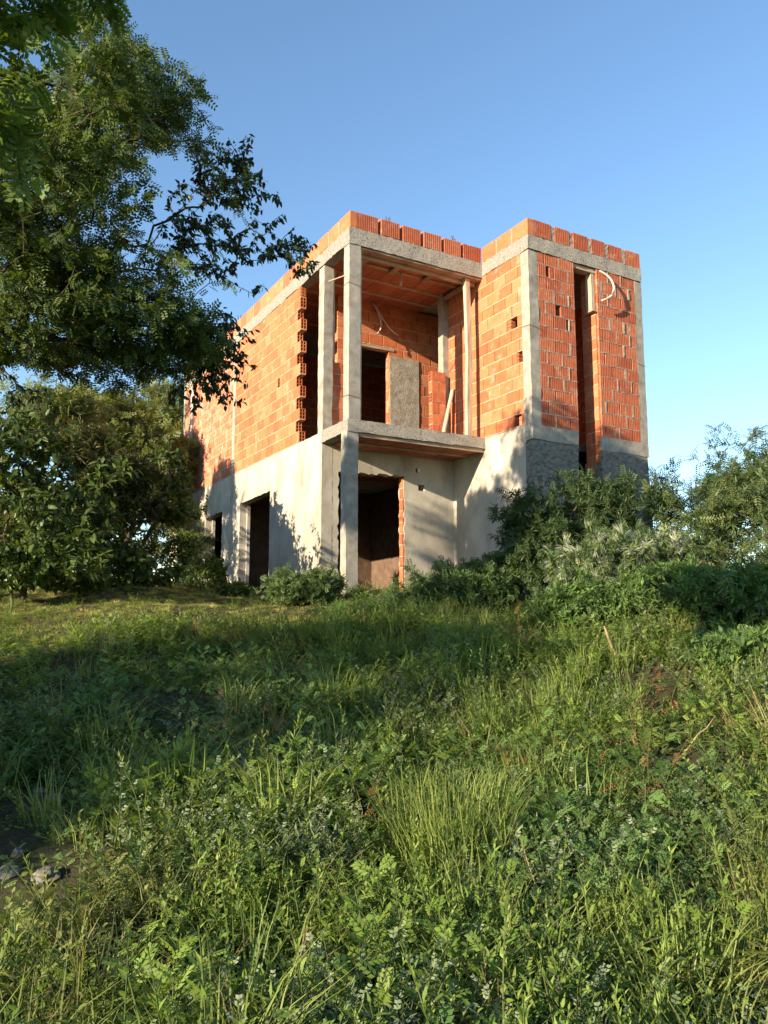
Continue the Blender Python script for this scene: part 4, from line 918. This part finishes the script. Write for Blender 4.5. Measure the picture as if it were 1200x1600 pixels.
# ------------------------------------------------------------------ single plants, sticks and stones on the slope
def set_on(name, me, p, label, cat, group=None, rz=0.0, part_name=None):
    """A plant that is one thing: Empty at its foot, the leaves as its part."""
    o = link(name, me, label=label, cat=cat, group=group, loc=(p[0], p[1], p[2])); o.rotation_euler = (0, 0, rz); return o
set_on('grass_clump', blades(620, .62, .0085, .33, .55, 'grass'), gp(705, 1350), 'lush long grass clump standing out of the shorter weeds', 'grass clump')
set_on('grass_clump', blades(200, .42, .008, .2, .6, 'grass'), gp(1060, 1530), 'grass clump with straw tips near the pale rock', 'grass clump')
for i, (px, py, s, hl) in enumerate(((350, 1390, 1.0, 'broad pale mealy herb below the shaded left bank'), (925, 1440, 1.15, 'largest pale mealy herb between the dry stalk and the pale rock'), (200, 1400, .9, 'mealy herb growing next to the shaded stones'), (760, 1440, .85, 'mealy herb beside the pale yellowish stone'), (1030, 1400, .9, 'mealy herb above the larger pale rock'), (490, 1330, .8, 'small mealy herb by the flattened brown weed'))):
    o = set_on('mealy_herb', herb(13, .34, MEAL, .042, 24, 'weed_grey' if i % 2 else 'weed_dark', .11, up=.5, top='weed_grey'), gp(px, py), hl, 'herb', 'mealy herbs on the lower slope', random.uniform(0, 6)); s *= 1.3; o.scale = (s, s, s)
for (px, py, s, lab) in ((405, 1190, 1.1, 'withered reddish fern-like weed in the middle of the slope'), (815, 1020, .9, 'withered rusty weed at the foot of the dark shrubs'), (1018, 1115, .8, 'small orange dead weed on the bank'), (1000, 1290, .9, 'rusty dead weed below the dry branch on the bank'), (800, 1245, .7, 'low brown dead weed right of the lush grass clump'), (590, 1300, .6, 'flattened brown weed on the trampled patch'), (240, 1240, .6, 'thin rusty weed beside the shaded stones')):
    o = set_on('withered_weed', herb(4, .42, T_pinnate(5, 1, .35, .14, .3, 55), .10, 9, 'weed_red', .1, up=-.2, lean=.25), gp(px, py), lab, 'dead weed'); s *= 1.5; o.scale = (s, s, s)
def stick(pts, r, name, label, cat='stick', mat='drywood'):
    p0 = Vector(pts[0]); mb = MB(); n = len(pts); mb.tube([Vector(p) - p0 for p in pts], [r * (1 - .55 * i / (n - 1)) for i in range(n)], 6)
    link(name, mesh_pd(name, mb.v, mb.f, M[mat], True), label=label, cat=cat, loc=tuple(p0))
def wob(a, b, n=7, k=.02):
    a, b = np.array(a, float), np.array(b, float); L = np.linalg.norm(b - a)
    return [a + (b - a) * i / (n - 1) + (RNG.normal(0, k * L, 3) if 0 < i < n - 1 else 0) for i in range(n)]
g = gp(968, 1040); t = at(944, 978, g[1] - .05); stick(wob(g, t, 5, .015), .02, 'broken_stub', 'pale broken branch stub sticking up before the shrubs', 'branch')
g = gp(1045, 1200); t = at(1118, 1118, g[1] + .15); stick(wob(g, t, 6, .02), .007, 'dry_branch', 'dry branch slanting over the bank', 'branch')
g = gp(878, 1597); t = gp(800, 1300) + np.array([0, 0, .18]); stick([q + np.array([0, 0, .12 * math.sin(math.pi * i / 8)]) for i, q in enumerate(wob(g, t, 9, .012))], .0045, 'dry_stalk', 'long thin dry stalk lying up the lower slope', 'stalk')
g = gp(365, 1115); t = at(343, 1080, g[1]); stick(wob(g, t, 4, .02), .008, 'dry_stick', 'short dry stick poking out above the withered weed', 'stick')
g = gp(85, 1170); 
for k, (px, py, lab) in enumerate(((95, 1060, 'taller of two pale bent stalks on the shaded left bank'), (78, 1066, 'shorter of two pale bent stalks on the shaded left bank'))):
    t = at(px, py, g[1]); stick(wob(g + np.array([.02 * k, 0, 0]), t, 6, .02), .005, 'dry_stalk', lab, 'stalk', 'weed_dry'); 
g = gp(1000, 1395); stick(wob(g + np.array([-.1, 0, .08]), g + np.array([.16, .1, .15]), 5, .03), .006, 'dry_stalk', 'short straw stalk beside the large mealy herb', 'stalk')
def rock(px, py, s, mat, label, flat=.6, name='stone', cat='stone', group=None):
    p = gp(px, py); bm = bmesh.new(); bmesh.ops.create_icosphere(bm, subdivisions=3, radius=1.0); off = Vector((px * .1, py * .1, 3))
    for v in bm.verts:
        q = mnoise.noise(v.co * 1.1 + off) * .55 + mnoise.noise(v.co * 2.7 + off) * .2; v.co *= 1 + q * 1.0; v.co = Vector((v.co.x * s, v.co.y * s * .8, v.co.z * s * flat))
    me = bpy.data.meshes.new(name); bm.to_mesh(me); bm.free(); me.materials.append(M[mat])
    link(name, me, label=label, cat=cat, group=group, loc=(p[0], p[1], p[2] + s * flat * .35)).rotation_euler = (0, 0, px * 1.0)
for (px, py, s) in ((85, 1250, .055), (62, 1238, .045), (14, 1362, .06), (72, 1368, .065), (108, 1300, .035), (8, 1555, .05), (30, 1330, .035)):
    rock(px, py, s, 'stone', 'grey stone lying on the shaded left bank', group='grey stones on the left bank')
rock(806, 1448, .06, 'pale_stone', 'pale yellowish stone beside the long dry stalk', .7)
rock(1085, 1450, .10, 'pale_stone', 'larger pale rock half hidden in the grass', .5)
rock(1105, 1440, .05, 'stone', 'grey stone lying against the pale rock', .5)
rock(445, 1575, .06, 'stone', 'grey stone on the bare patch at the slope foot', .4)
def scrap(px, py, s, label):
    p = gp(px, py); v = []; n = 6
    for i in range(n):
        for j in range(n): v.append(((i / 5 - .5) * s + random.gauss(0, s * .05), (j / 5 - .5) * s * .6 + random.gauss(0, s * .05), random.uniform(0, s * .3)))
    f = [(i * n + j, (i + 1) * n + j, (i + 1) * n + j + 1, i * n + j + 1) for i in range(n - 1) for j in range(n - 1)]
    me = mesh_pd('litter', v, f, M['litter']); o = link('litter', me, label=label, cat='litter', loc=(p[0], p[1], p[2] + .05)); o.rotation_euler = (0, 0, random.uniform(0, 3))
    o.modifiers.new('thick', 'SOLIDIFY').thickness = .002
scrap(822, 1540, .09, 'crumpled white scrap near the foot of the dry stalk')
scrap(515, 1405, .05, 'small white scrap in the trampled grass')
